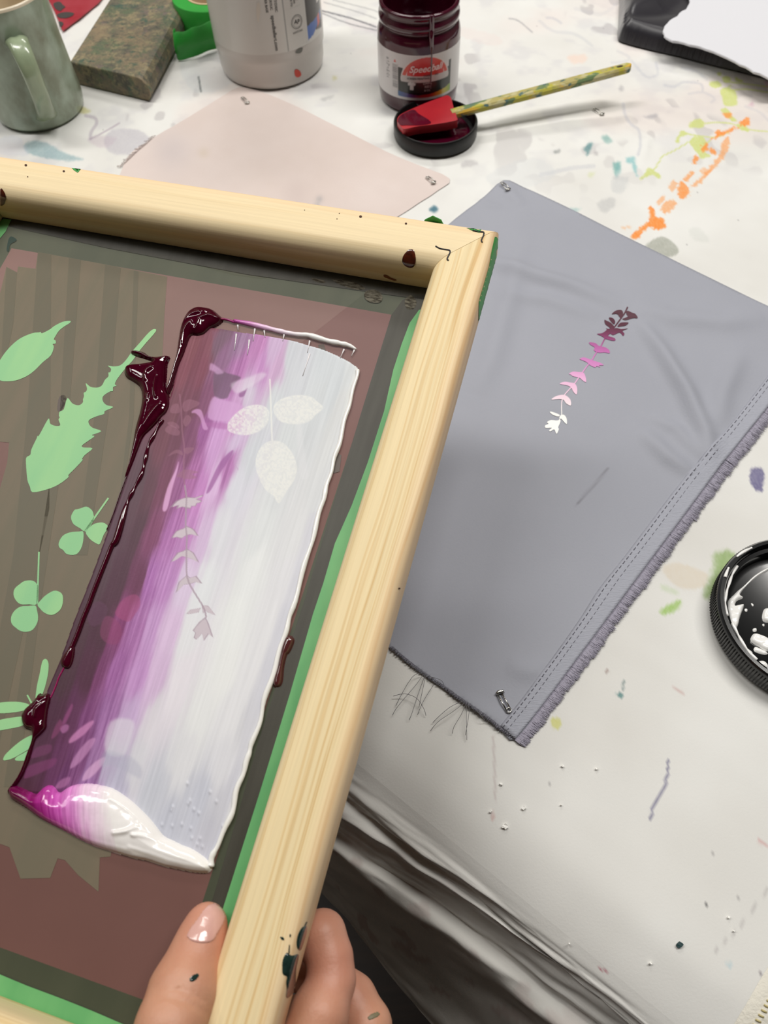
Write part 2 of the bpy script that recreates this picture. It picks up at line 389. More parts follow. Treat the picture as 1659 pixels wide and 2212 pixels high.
def paint_cloth(P):
    px = pix(P); X, Y = px[:, 0].copy(), px[:, 1].copy()
    X = np.clip(X, -4000, 6000); Y = np.clip(Y, -4000, 6000)
    wx, wy = P[:, 0], P[:, 1]
    n = fbm(wx * 18, wy * 18, 11, 4); n2 = fbm(wx * 55, wy * 55, 21, 3)
    far = sstep(.50, .66, P[:, 1])
    base = np.array([222, 221, 217.])[None] * np.ones((len(P), 1))
    base = base + (n - .5)[:, None] * np.array([16, 18, 20])
    # dirtier, mottled at the back
    d = (sstep(.5, .75, n2) * far * .35)[:, None]; base = base * (1 - d) + d * np.array([198, 196, 200])
    d = (sstep(.55, .7, fbm(wx * 9, wy * 9, 31, 3)) * far * .4)[:, None]; base = base * (1 - d) + d * np.array([222, 206, 200])
    d = (sstep(.6, .68, fbm(wx * 70, wy * 50, 41, 2)) * sstep(.5, .6, fbm(wx * 12, wy * 12, 43, 2)) * far * .4)[:, None]; base = base * (1 - d) + d * np.array([165, 160, 162])
    # small flecks
    fl = (vn(wx * 330, wy * 330, 77) > .985) & (vn(wx * 20, wy * 20, 78) > .55)
    base[fl] = base[fl] * .6 + np.array([120, 118, 120]) * .4
    c = base
    for kind, pts, col, s, soft, w, nz, ns, seed in cloth_c:
        pad = soft * 3 + w + nz
        m = (X > pts[:, 0].min() - pad) & (X < pts[:, 0].max() + pad) & (Y > pts[:, 1].min() - pad) & (Y < pts[:, 1].max() + pad)
        if not m.any(): continue
        x, y = X[m], Y[m]
        nn = (fbm(x * ns, y * ns, seed + 5, 3) - .5) * 2 * nz
        if kind == 'poly': a = s * sstep(-soft, soft, sdf(x, y, pts) + nn * .5)
        else: a = s * (1 - sstep(w * .6, w + soft, ldist(x, y, pts)[0] + nn * .4))
        a = a * (.75 + .25 * vn(x * .5, y * .5, seed))
        c[m] = c[m] * (1 - a[:, None]) + np.array(col)[None] * a[:, None]
    return lin(np.clip(c, 0, 255))

cloth_m = mat('stained_cotton_cloth', (226, 224, 217), .92, attr=True, spec=.15, bump=(900, .07, (1, 1, 1)))
TC = empty('tablecloth', (*EA[:2], 0), 'white cotton cloth stained with paint, covering the table and hanging over its near edge', 'tablecloth')
Aq, Oq, Q = grid(-.93, .44, -.98, 0, .0014)
X = EA[0] + ed[0] * Aq + en[0] * Oq; Y = EA[1] + ed[1] * Aq + en[1] * Oq
V = np.stack([X, Y, cloth_h(X, Y)], -1)
mesh('cloth_top', V, None, cloth_m, TC, quads=Q, col=paint_cloth(V))
# overhang: the cloth falls outward over the edge in long folds (rows from the edge down to the hem)
def overhang():
    rows = [(-.020, [(700, 1662), (758, 1706), (844, 1785), (931, 1848), (1047, 1935), (1116, 1998), (1200, 2062), (1320, 2160)]),
            (-.030, [(700, 1690), (758, 1728), (844, 1806), (931, 1868), (1047, 1950), (1116, 2005), (1200, 2068), (1320, 2165)]),
            (-.030, [(700, 1752), (800, 1815), (891, 1870), (977, 1925), (1047, 1970), (1116, 2018), (1191, 2068), (1324, 2165)]),
            (-.044, [(700, 1770), (800, 1835), (900, 1905), (1000, 1978), (1100, 2052), (1200, 2125), (1350, 2235)]),
            (-.054, [(700, 1790), (800, 1858), (900, 1925), (1000, 1995), (1100, 2068), (1200, 2135), (1350, 2245)]),
            (-.055, [(700, 1830), (735, 1852), (844, 1925), (931, 1992), (1047, 2075), (1140, 2155), (1250, 2250)]),
            (-.090, [(700, 1850), (760, 1900), (850, 1970), (950, 2055), (1050, 2140), (1150, 2230)]),
            (-.125, [(690, 1868), (760, 1938), (850, 2030), (950, 2130), (1050, 2235), (1150, 2340)]),
            (-.150, [(680, 1890), (740, 1956), (820, 2055), (905, 2158), (980, 2250), (1060, 2350)]),
            (-.165, [(670, 1896), (700, 1930), (775, 2022), (844, 2115), (931, 2208), (1000, 2295), (1080, 2400)])]
    A = np.linspace(-.93, .44, 700); R_ = [(np.zeros_like(A), None)]
    z0 = cloth_h(EA[0] + ed[0] * A, EA[1] + ed[1] * A); rows_o = [np.zeros_like(A)]; rows_z = [z0]
    rows_o.append(np.full_like(A, .005)); rows_z.append(z0 - .0036)
    for z, pts in rows:
        z = -.014 + (z + .014) * .8
        P = Gs(pts, z); a = along(P[:, 0], P[:, 1]); o = out_dist(P[:, 0], P[:, 1]); k = np.argsort(a)
        rows_o.append(np.interp(A, a[k], o[k])); rows_z.append(np.full_like(A, z))
    rows_z = [z if np.ndim(z) == 0 else np.asarray(z) for z in rows_z]
    O = np.array(rows_o); Z = np.array(rows_z); ker = np.hanning(41); ker /= ker.sum()
    for i in range(2, len(O)): O[i] = np.convolve(np.pad(O[i], 20, 'edge'), ker, 'valid')
    n = 9; OO = []; ZZ = []
    for i in range(len(O) - 1):
        a_, b_, c_, d_ = max(i - 1, 0), i, i + 1, min(i + 2, len(O) - 1)
        for k in range(n):
            t = k / n; f_ = lambda M: .5 * ((2 * M[b_]) + (-M[a_] + M[c_]) * t + (2 * M[a_] - 5 * M[b_] + 4 * M[c_] - M[d_]) * t * t + (-M[a_] + 3 * M[b_] - 3 * M[c_] + M[d_]) * t ** 3)
            OO.append(f_(O)); ZZ.append(f_(Z))
    OO.append(O[-1]); ZZ.append(Z[-1]); OO = np.array(OO).T; ZZ = np.array(ZZ).T
    nw = OO.shape[1]; Wt = np.linspace(0, 1, nw)[None, :]; AA = A[:, None]
    q = sstep(.04, .25, Wt)
    w_ = .0035 * (fbm(AA * 14 + Wt * 2, Wt * 10 + AA * 6, 9, 3) - .5) * 2 * q + .0012 * (fbm(AA * 40, Wt * 30 + AA * 20, 19, 3) - .5) * 2 * q
    OO = OO + w_; ZZ = ZZ + w_ * .8
    X = EA[0] + ed[0] * AA + en[0] * OO; Y = EA[1] + ed[1] * AA + en[1] * OO
    V = np.stack([X, Y, ZZ], -1); na = len(A)
    idx = np.arange(na * nw).reshape(na, nw); Q = np.stack([idx[:-1, :-1], idx[1:, :-1], idx[1:, 1:], idx[:-1, 1:]], -1).reshape(-1, 4)
    return V.reshape(-1, 3), Q
V, Q = overhang()
n = fbm(V[:, 0] * 30, V[:, 1] * 30 + V[:, 2] * 30, 61, 4)
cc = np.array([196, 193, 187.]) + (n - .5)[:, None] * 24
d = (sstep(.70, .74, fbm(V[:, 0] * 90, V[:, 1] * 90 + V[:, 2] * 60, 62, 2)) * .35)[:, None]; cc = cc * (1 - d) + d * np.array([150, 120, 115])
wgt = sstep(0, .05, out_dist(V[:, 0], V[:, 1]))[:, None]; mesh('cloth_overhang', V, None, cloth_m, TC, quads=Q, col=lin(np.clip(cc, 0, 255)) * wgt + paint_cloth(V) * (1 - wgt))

# stitched hem crossing the lower right corner
hm = mat('hem_tape', (224, 220, 208), .9, spec=.1, bump=(700, .5, (1, 1, 1)))
hl_ = cat([(1566, 2275), (1590, 2222), (1625, 2150), (1659, 2090), (1760, 1930), (1900, 1720), (2100, 1420)], 8, False)
A_ = Gs(hl_); B2 = Gs(hl_ + np.array([62, 34])); VV = []
for i in range(len(A_)):
    for k in range(7):
        t = k / 6; q = A_[i] * (1 - t) + B2[i] * t; VV.append([q[0], q[1], .0002 + .0009 * math.sin(min(1, t * 4) * math.pi / 2) * (1 if t < .99 else 0)])
VV = np.array(VV); VV[:, 2] += cloth_h(VV[:, 0], VV[:, 1]); idx = np.arange(len(VV)).reshape(-1, 7)
hem = mesh('cloth_hem', VV, None, hm, TC, quads=np.stack([idx[:-1, :-1], idx[:-1, 1:], idx[1:, 1:], idx[1:, :-1]], -1).reshape(-1, 4))
st = mat('yellow_stitching', (196, 182, 130), .8); parts = []
sg = np.r_[0, np.linalg.norm(np.diff(A_[:, :2], axis=0), axis=1).cumsum()]; mid = A_ * .45 + B2 * .55; wv = (B2 - A_) * .09
for q in np.arange(0, sg[-1] - .002, .0022):
    c_ = np.array([np.interp(q, sg, mid[:, k]) for k in range(3)]); c_[2] = float(cloth_h(np.array([c_[0]]), np.array([c_[1]]))[0]) + .0012; w_ = np.array([np.interp(q, sg, wv[:, k]) for k in range(3)])
    parts.append(tube([c_ - w_, c_ + [0, 0, .0004], c_ + w_], .00042, 5))
Vh, Fh = join(parts); mesh('hem_stitching', Vh, Fh, st, hem)

# table underneath
tb = mat('table_wood', (70, 52, 38), .6, noise=(8, .5, (1, 8, 1), (50, 36, 26)))
TB = empty('work_table', (0.05, .55, -.75), 'dark wooden work table hidden under the white stained cloth', 'table')
in_ = -en
c0 = EA[:2] + in_ * .030
cor = [c0 + ed * -.42, c0 + ed * .80, c0 + ed * .80 + in_ * .9, c0 + ed * -.42 + in_ * .9]
P3 = [(x, y, -.012) for x, y in cor]
Vt, Ft = slab(np.array(P3), (0, 0, -.028)); bevel(mesh('table_top', Vt, Ft, tb, TB, smooth=False), .004)
for q in cor:
    c_ = q + (np.mean(cor, 0) - q) * .14
    Vt, Ft = slab(np.array([(c_[0] + a, c_[1] + b, -.040) for a, b in ((-.02, -.02), (.02, -.02), (.02, .02), (-.02, .02))]), (0, 0, -.710))
    mesh('leg', Vt, Ft, tb, TB, smooth=False)

# ================================================================== FABRICS
def conform(px, hf, off):
    P = Gs(px); P[:, 2] = hf(P[:, 0], P[:, 1]) + off
    return P
def sheet(poly_px, s, hf, smoothn=0):
    P = Gs(poly_px)[:, :2]
    X, Y, Q = grid(P[:, 0].min(), P[:, 0].max(), P[:, 1].min(), P[:, 1].max(), s)
    d = sdf(X, Y, P)
    # snap cells close to the border onto the outline
    ctr = d[Q].mean(1)
    keep = ctr > 0
    Q, X, Y, d = cull(keep, Q, X, Y, d)
    # snap boundary vertices
    e = np.concatenate([Q[:, [0, 1]], Q[:, [1, 2]], Q[:, [2, 3]], Q[:, [3, 0]]]); es = np.sort(e, 1)
    u, cnt = np.unique(es, axis=0, return_counts=True); bv = np.unique(u[cnt == 1].ravel())
    bx, by = X[bv], Y[bv]; best = np.full(len(bv), 1e9); nx, ny = bx.copy(), by.copy()
    for i in range(len(P)):
        a = P[i]; b = P[(i + 1) % len(P)]; ex, ey = b - a; L = ex * ex + ey * ey + 1e-18
        t = np.clip(((bx - a[0]) * ex + (by - a[1]) * ey) / L, 0, 1); qx = a[0] + t * ex; qy = a[1] + t * ey
        dd = (qx - bx) ** 2 + (qy - by) ** 2; m = dd < best; best = np.where(m, dd, best); nx = np.where(m, qx, nx); ny = np.where(m, qy, ny)
    X[bv] = nx; Y[bv] = ny
    return X, Y, Q, np.abs(sdf(X, Y, P))

# pale pink fabric
pk_px = [(250, 420), (262, 370), (285, 330), (345, 290), (400, 258), (470, 215), (515, 190), (560, 197), (640, 230), (720, 270), (830, 325), (900, 355), (972, 386), (945, 412), (905, 438), (840, 480), (700, 570), (560, 600), (400, 560), (300, 500)]
pk_px = cat(pk_px, 3)
def pink_h(X, Y):
    return cloth_h(X, Y) + .0005 + .0004 * fbm(X * 20, Y * 20, 14, 3) + ridge(X, Y, [(480, 225), (520, 250), (560, 230)], .01, .002)
X, Y, Q, d = sheet(pk_px, .0022, pink_h)
V = np.stack([X, Y, pink_h(X, Y)], -1)
n = fbm(X * 25, Y * 25, 71, 4)
cc = np.array([214, 200, 194.]) + (n - .5)[:, None] * np.array([10, 12, 14])
for q_, c_, s_ in (((690, 430), (160, 158, 160), 5), ((685, 442), (170, 168, 170), 4), ((640, 420), (200, 185, 180), 20), ((370, 325), (196, 186, 186), 30), ((440, 330), (205, 190, 175), 8)):
    P = pix(V); a = .6 * np.exp(-((P[:, 0] - q_[0]) ** 2 + (P[:, 1] - q_[1]) ** 2) / (2 * s_ * s_)); cc = cc * (1 - a[:, None]) + a[:, None] * np.array(c_)
pinkm = mat('pink_cotton', (214, 201, 195), .9, attr=True, spec=.15, bump=(900, .2, (1, 1, 1)))
pko = mesh('fabric_swatch', V, None, pinkm, None, quads=Q, col=lin(cc), loc=G(600, 350))
tag(pko, 'pale pink cotton swatch pinned flat on the cloth behind the wooden frame', 'fabric')
# frayed left edge
fr = []
for i in range(46):
    t = i / 45; x = 262 + t * 75; y = 362 - t * 68
    a = conform([(x, y)], pink_h, .0003)[0]; b = conform([(x - 8 - random.random() * 5, y - 3 + random.random() * 7)], cloth_h, .0006)[0]
    fr.append(tube([a, (a + b) / 2 + [0, 0, .0004], b], .00022, 4))
V, Fc = join(fr); mesh('frayed_edge', V, Fc, mat('pink_thread', (205, 192, 188), .9), pko)['kind'] = 'stuff'

# grey fabric with printed sprig
gy_px = [(1087, 392), (1130, 406), (1190, 433), (1250, 462), (1340, 508), (1450, 562), (1560, 616), (1659, 664), (1774, 716),
         (1716, 795), (1659, 878), (1600, 952), (1545, 1022), (1480, 1110), (1400, 1217), (1320, 1325), (1240, 1432), (1170, 1526), (1112, 1598),
         (1085, 1582), (1050, 1555), (1000, 1520), (960, 1490), (905, 1452), (870, 1425), (845, 1403), (700, 1300), (500, 1150), (313, 1006), (500, 860), (700, 705), (870, 570), (985, 473), (1040, 432)]
def grey_h(X, Y):
    z = .0006 + .0009 * fbm(X * 8, Y * 8, 15, 3) + .0007 * (fbm(X * 5, Y * 5, 16, 2) - .5)
    z += ridge(X, Y, [(1375, 690), (1425, 760), (1480, 850), (1520, 940), (1535, 1010)], .0062, .0062)
    z += ridge(X, Y, [(1040, 560), (1120, 590), (1230, 620), (1350, 665)], .008, .0052)
    z += ridge(X, Y, [(1080, 640), (1180, 650), (1300, 690)], .007, .0030)
    z += ridge(X, Y, [(1360, 660), (1450, 690), (1560, 700), (1659, 690)], .009, .0040)
    z += ridge(X, Y, [(1130, 520), (1100, 640), (1060, 780), (1020, 860)], .009, .0034)
    z += ridge(X, Y, [(1380, 930), (1440, 990), (1500, 1030)], .006, .0040)
    z += ridge(X, Y, [(1400, 900), (1460, 930), (1520, 1000)], .005, .0026)
    z += ridge(X, Y, [(1600, 760), (1560, 850), (1545, 930)], .007, .0034)
    z += ridge(X, Y, [(1090, 395), (1100, 420), (1130, 450)], .006, .0024)
    z += ridge(X, Y, [(1035, 430), (1055, 445), (1085, 450)], .004, .0012)
    z += ridge(X, Y, [(1090, 1440), (1140, 1450), (1180, 1445)], .006, .0018)
    z += ridge(X, Y, [(985, 1505), (1040, 1535), (1090, 1565)], .004, .0014)
    return z
gp = cat(gy_px, 3)
X, Y, Q, dd_ = sheet(gp, .0018, grey_h)
V = np.stack([X, Y, grey_h(X, Y)], -1)
greym = mat('grey_satin_cotton', (150, 149, 158), .62, attr=True, spec=.3, bump=(700, .12, (1, 1, 1)))
b = greym.node_tree.nodes['Principled BSDF']; b.inputs['Sheen Weight'].default_value = .25; b.inputs['Sheen Roughness'].default_value = .4
n = fbm(X * 30, Y * 30, 81, 4); cc = np.array([158, 160, 170.]) + (n - .5)[:, None] * 5
pq = pix(V); wq = .45 * np.exp(-(ldist(pq[:, 0], pq[:, 1], [(1312, 1014), (1285, 1046), (1262, 1070), (1246, 1090)])[0] / 2.2) ** 2)[:, None]; cc = cc * (1 - wq) + wq * np.array([96, 94, 100.])
GF = mesh('satin_fabric', V, None, greym, None, quads=Q, col=lin(cc), loc=G(1150, 1000))
tag(GF, 'lavender grey satin fabric pinned to the table, printed with a small leafy sprig', 'fabric')
sm = GF.modifiers.new('Solidify', 'SOLIDIFY'); sm.thickness = .0007; sm.offset = -1

# hem band, stitching, fuzzy selvedge on its lower right side
out_l = cat([(1112, 1598), (1170, 1526), (1240, 1432), (1320, 1325), (1400, 1217), (1480, 1110), (1545, 1022), (1600, 952), (1659, 878), (1716, 795), (1774, 716)], 6, False)
in_l = cat([(1080, 1570), (1135, 1500), (1200, 1412), (1252, 1338), (1292, 1275), (1345, 1208), (1400, 1135), (1455, 1062), (1515, 990), (1580, 915), (1690, 770)], 6, False)
def strip(La, Lb, hf, offa, offb, nb=8, prof=None):
    A = Gs(La); Bq = Gs(Lb); VV = []
    n_ = len(A)
    for i in range(n_):
        for j in range(nb + 1):
            t = j / nb; p = A[i] * (1 - t) + Bq[i] * t; VV.append([p[0], p[1], (offa * (1 - t) + offb * t) + (prof(t) if prof else 0)])
    VV = np.array(VV); VV[:, 2] += hf(VV[:, 0], VV[:, 1])
    idx = np.arange(n_ * (nb + 1)).reshape(n_, nb + 1)
    Q = np.stack([idx[:-1, :-1], idx[:-1, 1:], idx[1:, 1:], idx[1:, :-1]], -1).reshape(-1, 4)
    return VV, Q
V, Q = strip(in_l, out_l, grey_h, .0002, .0006, 8, lambda t: .0006 * math.sin(min(1, t * 3.2) * math.pi * .5))
V = V.copy(); V[:, 2] += .0002 * (vn(V[:, 0] * 300, V[:, 1] * 300, 4))
hemm = mat('grey_hem_twill', (166, 168, 179), .6, bump=(300, .6, (1, 5, 1)), spec=.3)
gh = mesh('hem', V, None, hemm, GF, quads=Q); sm = gh.modifiers.new('Solidify', 'SOLIDIFY'); sm.thickness = .0005; sm.offset = -1
parts = []
for frac in (.16, .42):
    LL = in_l * (1 - frac) + out_l * frac
    seg = np.linalg.norm(np.diff(LL, axis=0), axis=1).cumsum(); seg = np.r_[0, seg]
    s0 = 0
    while s0 < seg[-1] - 12:
        q = [np.array([np.interp(s0 + k, seg, LL[:, 0]), np.interp(s0 + k, seg, LL[:, 1])]) for k in (0, 3.5, 7)]
        C = conform(q, grey_h, .0010); parts.append(tube(C, .00022, 5)); s0 += 12.5
V, Fc = join(parts); mesh('hem_stitches', V, Fc, mat('dark_grey_thread', (98, 97, 106), .8), gh)
# selvedge fuzz: many short fibres = stuff
fz = []
N_ = 4200
seg = np.r_[0, np.linalg.norm(np.diff(out_l, axis=0), axis=1).cumsum()]
cl = [random.random() for _ in range(400)]
for i in range(N_):
    s = random.random() * seg[-1]; x = np.interp(s, seg, out_l[:, 0]); y = np.interp(s, seg, out_l[:, 1])
    k = int(s / seg[-1] * 110); L_ = 20 + 5 * cl[k] + random.random() * 3
    dx, dy = .84 * L_, .54 * L_ ; dx += random.uniform(-4, 4); dy += random.uniform(-4, 4)
    a = G(x - 3, y - 2, .0006); m_ = G(x + dx * .5 + random.uniform(-2, 2), y + dy * .5, .0008 + random.random() * .0006); b = G(x + dx, y + dy, .0001 + random.random() * .0007)
    fz.append(tube([a, m_, b], [.00026, .00022, .0001], 4, False))
V, Fc = join(fz); mesh('frayed_selvedge', V, Fc, mat('selvedge_fibre', (168, 164, 178), .95, spec=.1), GF)['kind'] = 'stuff'
V, Q = strip(out_l + np.array([-4, -3]), out_l + np.array([15, 9.5]), lambda x, y: 0 * x, .0004, .0001, 3)
ob = mesh('selvedge_band', V, None, mat('selvedge_weave', (160, 156, 170), .95, spec=.1), GF, quads=Q); sm = ob.modifiers.new('Solidify', 'SOLIDIFY'); sm.thickness = .0006; sm.offset = -1
# loose threads at the lower left edge
th = []
for L_ in ([(915, 1460), (895, 1490), (860, 1530), (848, 1545)], [(918, 1462), (905, 1500), (890, 1545), (884, 1556)], [(920, 1462), (912, 1500), (905, 1530)], [(850, 1506), (875, 1504), (900, 1515), (915, 1535), (920, 1547)],
           [(935, 1485), (915, 1520), (902, 1545)], [(925, 1465), (950, 1475), (958, 1480)], [(1005, 1520), (975, 1545), (945, 1565), (930, 1580)], [(1007, 1521), (995, 1550), (980, 1575), (977, 1586)],
           [(1008, 1522), (1006, 1560), (1008, 1600)], [(1009, 1522), (1012, 1545), (1005, 1590)], [(1025, 1535), (1040, 1555), (1048, 1560)], [(1000, 1518), (970, 1535), (935, 1562)], [(913, 1458), (890, 1470), (855, 1525)]):
    C = conform(cat(L_, 4, False), cloth_h, .0026); C[:, 2] += .003 * np.sin(np.linspace(0, math.pi, len(C))) - .0008 * np.linspace(0, 1, len(C)); th.append(tube(C, .00013, 5))
V, Fc = join(th); mesh('loose_threads', V, Fc, mat('grey_loose_thread', (120, 118, 122), .8), GF)
hd = []
for (x, y) in cat([(1112, 1598), (1085, 1582), (1050, 1555), (1000, 1520), (960, 1490), (905, 1452), (870, 1425), (845, 1403)], 24, False):
    a = conform([(x + 3, y - 5)], grey_h, .0002)[0]; b = conform([(x + random.uniform(-4, 2), y + random.uniform(-1, 3))], grey_h, .0008 - .001 * random.random())[0]; hd.append(tube([a, (a + b) / 2 + [0, 0, .0006], b], .0002, 4))
V, Fc = join(hd); mesh('raw_edge_fuzz', V, Fc, mat('grey_fuzz', (128, 126, 136), .9), GF)['kind'] = 'stuff'

# printed sprig
def z5(L): return np.array([(1100 + x / 4.1475, 620 + y / 4.1475) for x, y in L])
sprig_stem = [(1053, 205), (1030, 250), (1000, 290), (940, 370), (880, 440), (850, 480), (815, 545), (770, 610), (735, 670), (690, 725), (650, 780), (615, 830), (580, 880), (530, 935), (485, 990), (468, 1040), (465, 1100), (465, 1160), (440, 1215)]
sprig_leaf = [[(1040, 240), (1060, 238), (1090, 255), (1120, 270), (1142, 305), (1100, 302), (1040, 312), (1008, 300), (1055, 285), (1045, 265)],
 [(913, 258), (940, 235), (975, 225), (1005, 232), (1015, 262), (1002, 298), (985, 285), (962, 258), (930, 258)],
 [(888, 292), (920, 292), (945, 320), (935, 348), (905, 322)], [(848, 312), (870, 320), (905, 335), (938, 370), (915, 388), (880, 365), (855, 345)],
 [(965, 368), (990, 335), (1030, 330), (1065, 335), (1040, 358), (1000, 365)],
 [(890, 412), (950, 380), (1000, 390), (1060, 385), (1012, 405), (1028, 430), (1015, 450), (985, 420), (930, 442), (900, 428)],
 [(782, 432), (830, 425), (870, 395), (862, 382), (890, 388), (925, 370), (925, 400), (895, 435), (880, 450), (940, 470), (945, 492), (905, 490), (860, 475), (820, 450)],
 [(713, 508), (770, 515), (800, 540), (850, 550), (890, 575), (895, 605), (850, 598), (800, 600), (755, 580), (762, 552), (725, 530)],
 [(628, 655), (665, 642), (720, 660), (760, 675), (810, 690), (842, 712), (800, 715), (812, 730), (780, 722), (765, 732), (720, 712), (690, 685), (650, 668)],
 [(532, 790), (570, 770), (620, 775), (660, 778), (680, 815), (685, 864), (655, 850), (625, 825), (580, 815), (560, 808), (550, 798)],
 [(448, 880), (490, 862), (540, 868), (585, 878), (605, 920), (600, 976), (570, 950), (550, 912), (510, 893)],
 [(373, 1022), (420, 990), (490, 980), (535, 1010), (550, 1045), (545, 1076), (505, 1055), (480, 1022), (430, 1018)],
 [(360, 1135), (380, 1132), (447, 1158), (435, 1174), (390, 1160)], [(455, 1165), (485, 1158), (510, 1190), (512, 1241), (490, 1225), (465, 1197), (445, 1188)],
 [(455, 1205), (450, 1235), (435, 1270), (440, 1290), (420, 1330), (400, 1290), (365, 1308), (355, 1297), (378, 1275), (325, 1276), (318, 1255), (348, 1240), (335, 1225), (370, 1206), (420, 1210)]]
def flatpoly(px, hf, off):
    V2 = Gs(px); tr = tessellate_polygon([[Vector((p[0], p[1], 0)) for p in V2]])
    V2[:, 2] = hf(V2[:, 0], V2[:, 1]) + off
    return V2, [tuple(t) for t in tr]
def ribbon(px, w, hf, off):
    P = cat(px, 4, False); T = np.gradient(P, axis=0); T /= np.linalg.norm(T, axis=1)[:, None] + 1e-9; Nn = np.stack([-T[:, 1], T[:, 0]], 1)
    Wd = np.interp(np.linspace(0, 1, len(P)), [0, 1], w) if np.ndim(w) else np.full(len(P), w)
    A = P + Nn * Wd[:, None]; Bq = P - Nn * Wd[:, None]
    V2 = Gs(np.concatenate([A, Bq])); V2[:, 2] = hf(V2[:, 0], V2[:, 1]) + off; n_ = len(P)
    return V2, [(i, i + 1, n_ + i + 1, n_ + i) for i in range(n_ - 1)]
def hf2(X, Y): return grey_h(X, Y)
parts = [ribbon(z5(sprig_stem), (1.5, .9), hf2, .0003)] + [flatpoly(cat(z5(L_), 3), hf2, .00035) for L_ in sprig_leaf]
V, Fc = join(parts); P = pix(V)
ys = [672, 700, 722, 742, 765, 790, 820, 860, 900, 930]
cs = np.array([(74, 16, 40), (78, 18, 44), (120, 40, 88), (170, 84, 148), (196, 110, 178), (206, 130, 190), (228, 172, 212), (238, 205, 222), (246, 244, 240), (250, 250, 246)])
cc = np.stack([np.interp(P[:, 1] - (P[:, 0] - 1290) * .12, ys, cs[:, k]) for k in range(3)], -1)
sp = mesh('printed_sprig', V, Fc, mat('print_ink', (200, 100, 150), .55, attr=True), GF, smooth=False, col=lin(cc)); sp['label'] = 'sprig print fading from maroon through pink to white'

# ================================================================== SMALL TABLE THINGS: pins
metal = mat('pin_steel', (190, 188, 182), .25, metal=1)
def pin(px, py, ang, L_, hf, label, name='safety_pin'):
    c = G(px, py); z0 = float(hf(np.array([c[0]]), np.array([c[1]]))[0])
    u = G(px + math.cos(ang) * 10, py + math.sin(ang) * 10) - c; u[2] = 0; u /= np.linalg.norm(u); v = np.array([-u[1], u[0], 0])
    e = empty(name, (c[0], c[1], z0), label, 'pin')
    b = np.array([c[0], c[1], z0 + .0012]); h = L_ / 2
    loop = [b - u * h * .9 + v * .0012 * math.cos(t) + u * .0012 * math.sin(t) for t in np.linspace(0, 2 * math.pi, 14)]
    V, Fc = join([tube([b - u * h + v * .0012, b + v * .0014 + [0, 0, .0008], b + u * h * .8 + v * .0013], .00042, 8), tube([b - u * h - v * .001, b - v * .001 + [0, 0, .0002], b + u * h * .8 - v * .0009], .00036, 8), tube(loop, .0004, 6)])
    mesh('pin_wire', V, Fc, metal, e)
    cp = [b + u * h * .72 - v * .0018, b + u * h * .85 - v * .0017 + [0, 0, .0006], b + u * h * .98 + v * .0004, b + u * h * .85 + v * .0019 + [0, 0, .0006]]
    V, Fc = tube(cp, [.0006, .0009, .0010, .0007], 8); mesh('pin_head', V, Fc, metal, e)
pin(1088, 1518, math.radians(-118), .011, grey_h, 'small metal safety pin at the lower corner of the grey fabric')
pin(1090, 412, math.radians(48), .011, grey_h, 'small metal safety pin at the top corner of the grey fabric')
pin(530, 221, math.radians(48), .012, pink_h, 'small silver safety pin at the back corner of the pink swatch')
pin(930, 392, math.radians(40), .010, pink_h, 'small dull safety pin at the right corner of the pink swatch')
pin(1292, 244, math.radians(35), .012, cloth_h, 'small silver safety pin stuck in the white cloth below the spatula handle')

# flecks of dried paint
wht = mat('dried_white_paint', (246, 245, 240), .5); drk = mat('dried_green_paint', (30, 60, 62), .5)
def fleck(px, py, r, m, label, seed, pts=9):
    rr = random.Random(seed); L_ = [(px + r * (.55 + .6 * rr.random()) * math.cos(a), py + r * (.55 + .6 * rr.random()) * math.sin(a) * .85) for a in np.linspace(0, 2 * math.pi, pts, endpoint=False)]
    P = conform(L_, cloth_h, .0013); c = P.mean(0); V, Fc = slab(P, (0, 0, -.0016)); V = np.vstack([V]); V[:pts, 2] += [.0004 * rr.random() for _ in range(pts)]
    V[pts:, :2] = c[:2] + (V[pts:, :2] - c[:2]) * .9
    o = mesh('paint_fleck', V, Fc, m, None, smooth=False, loc=c); tag(o, label, 'paint fleck', 'dried paint flecks on the cloth')
fleck(1092, 1783, 8, wht, 'largest white dried paint fleck lying on the cloth near the table edge', 1, 13)
fleck(1131, 1746, 5, wht, 'white paint fleck just above right of the largest fleck on the cloth', 2)
fleck(1083, 1694, 4, wht, 'white paint fleck on the cloth below the corner of the grey fabric', 3)
fleck(1061, 1751, 3.4, wht, 'thin white paint fleck left of the largest fleck, beside a reddish mark', 4)
fleck(1215, 1655, 3.4, wht, 'white paint fleck on the cloth below the yellow dot', 5)
fleck(1288, 1661, 3.4, wht, 'white paint fleck on the cloth right of the one below the yellow dot', 6)
fleck(1573, 1982, 3.6, wht, 'white paint fleck at the lower right, above the dark green fleck', 7)
fleck(1412, 2080, 4.2, wht, 'curled white paint fleck lowest on the cloth, left of the dark flecks', 8)
fleck(1239, 2034, 2.6, wht, 'small white paint fleck on the cloth by the folded table edge', 9)
fleck(1585, 2011, 2.4, wht, 'tiny white paint fleck lowest of the pair at the lower right', 12)
fleck(1212, 1739, 2.4, wht, 'tiny white paint fleck right of the pair near the largest fleck', 13)
fleck(1469, 2041, 8.5, drk, 'dark green dried paint chip at the lower right of the cloth', 10, 7)

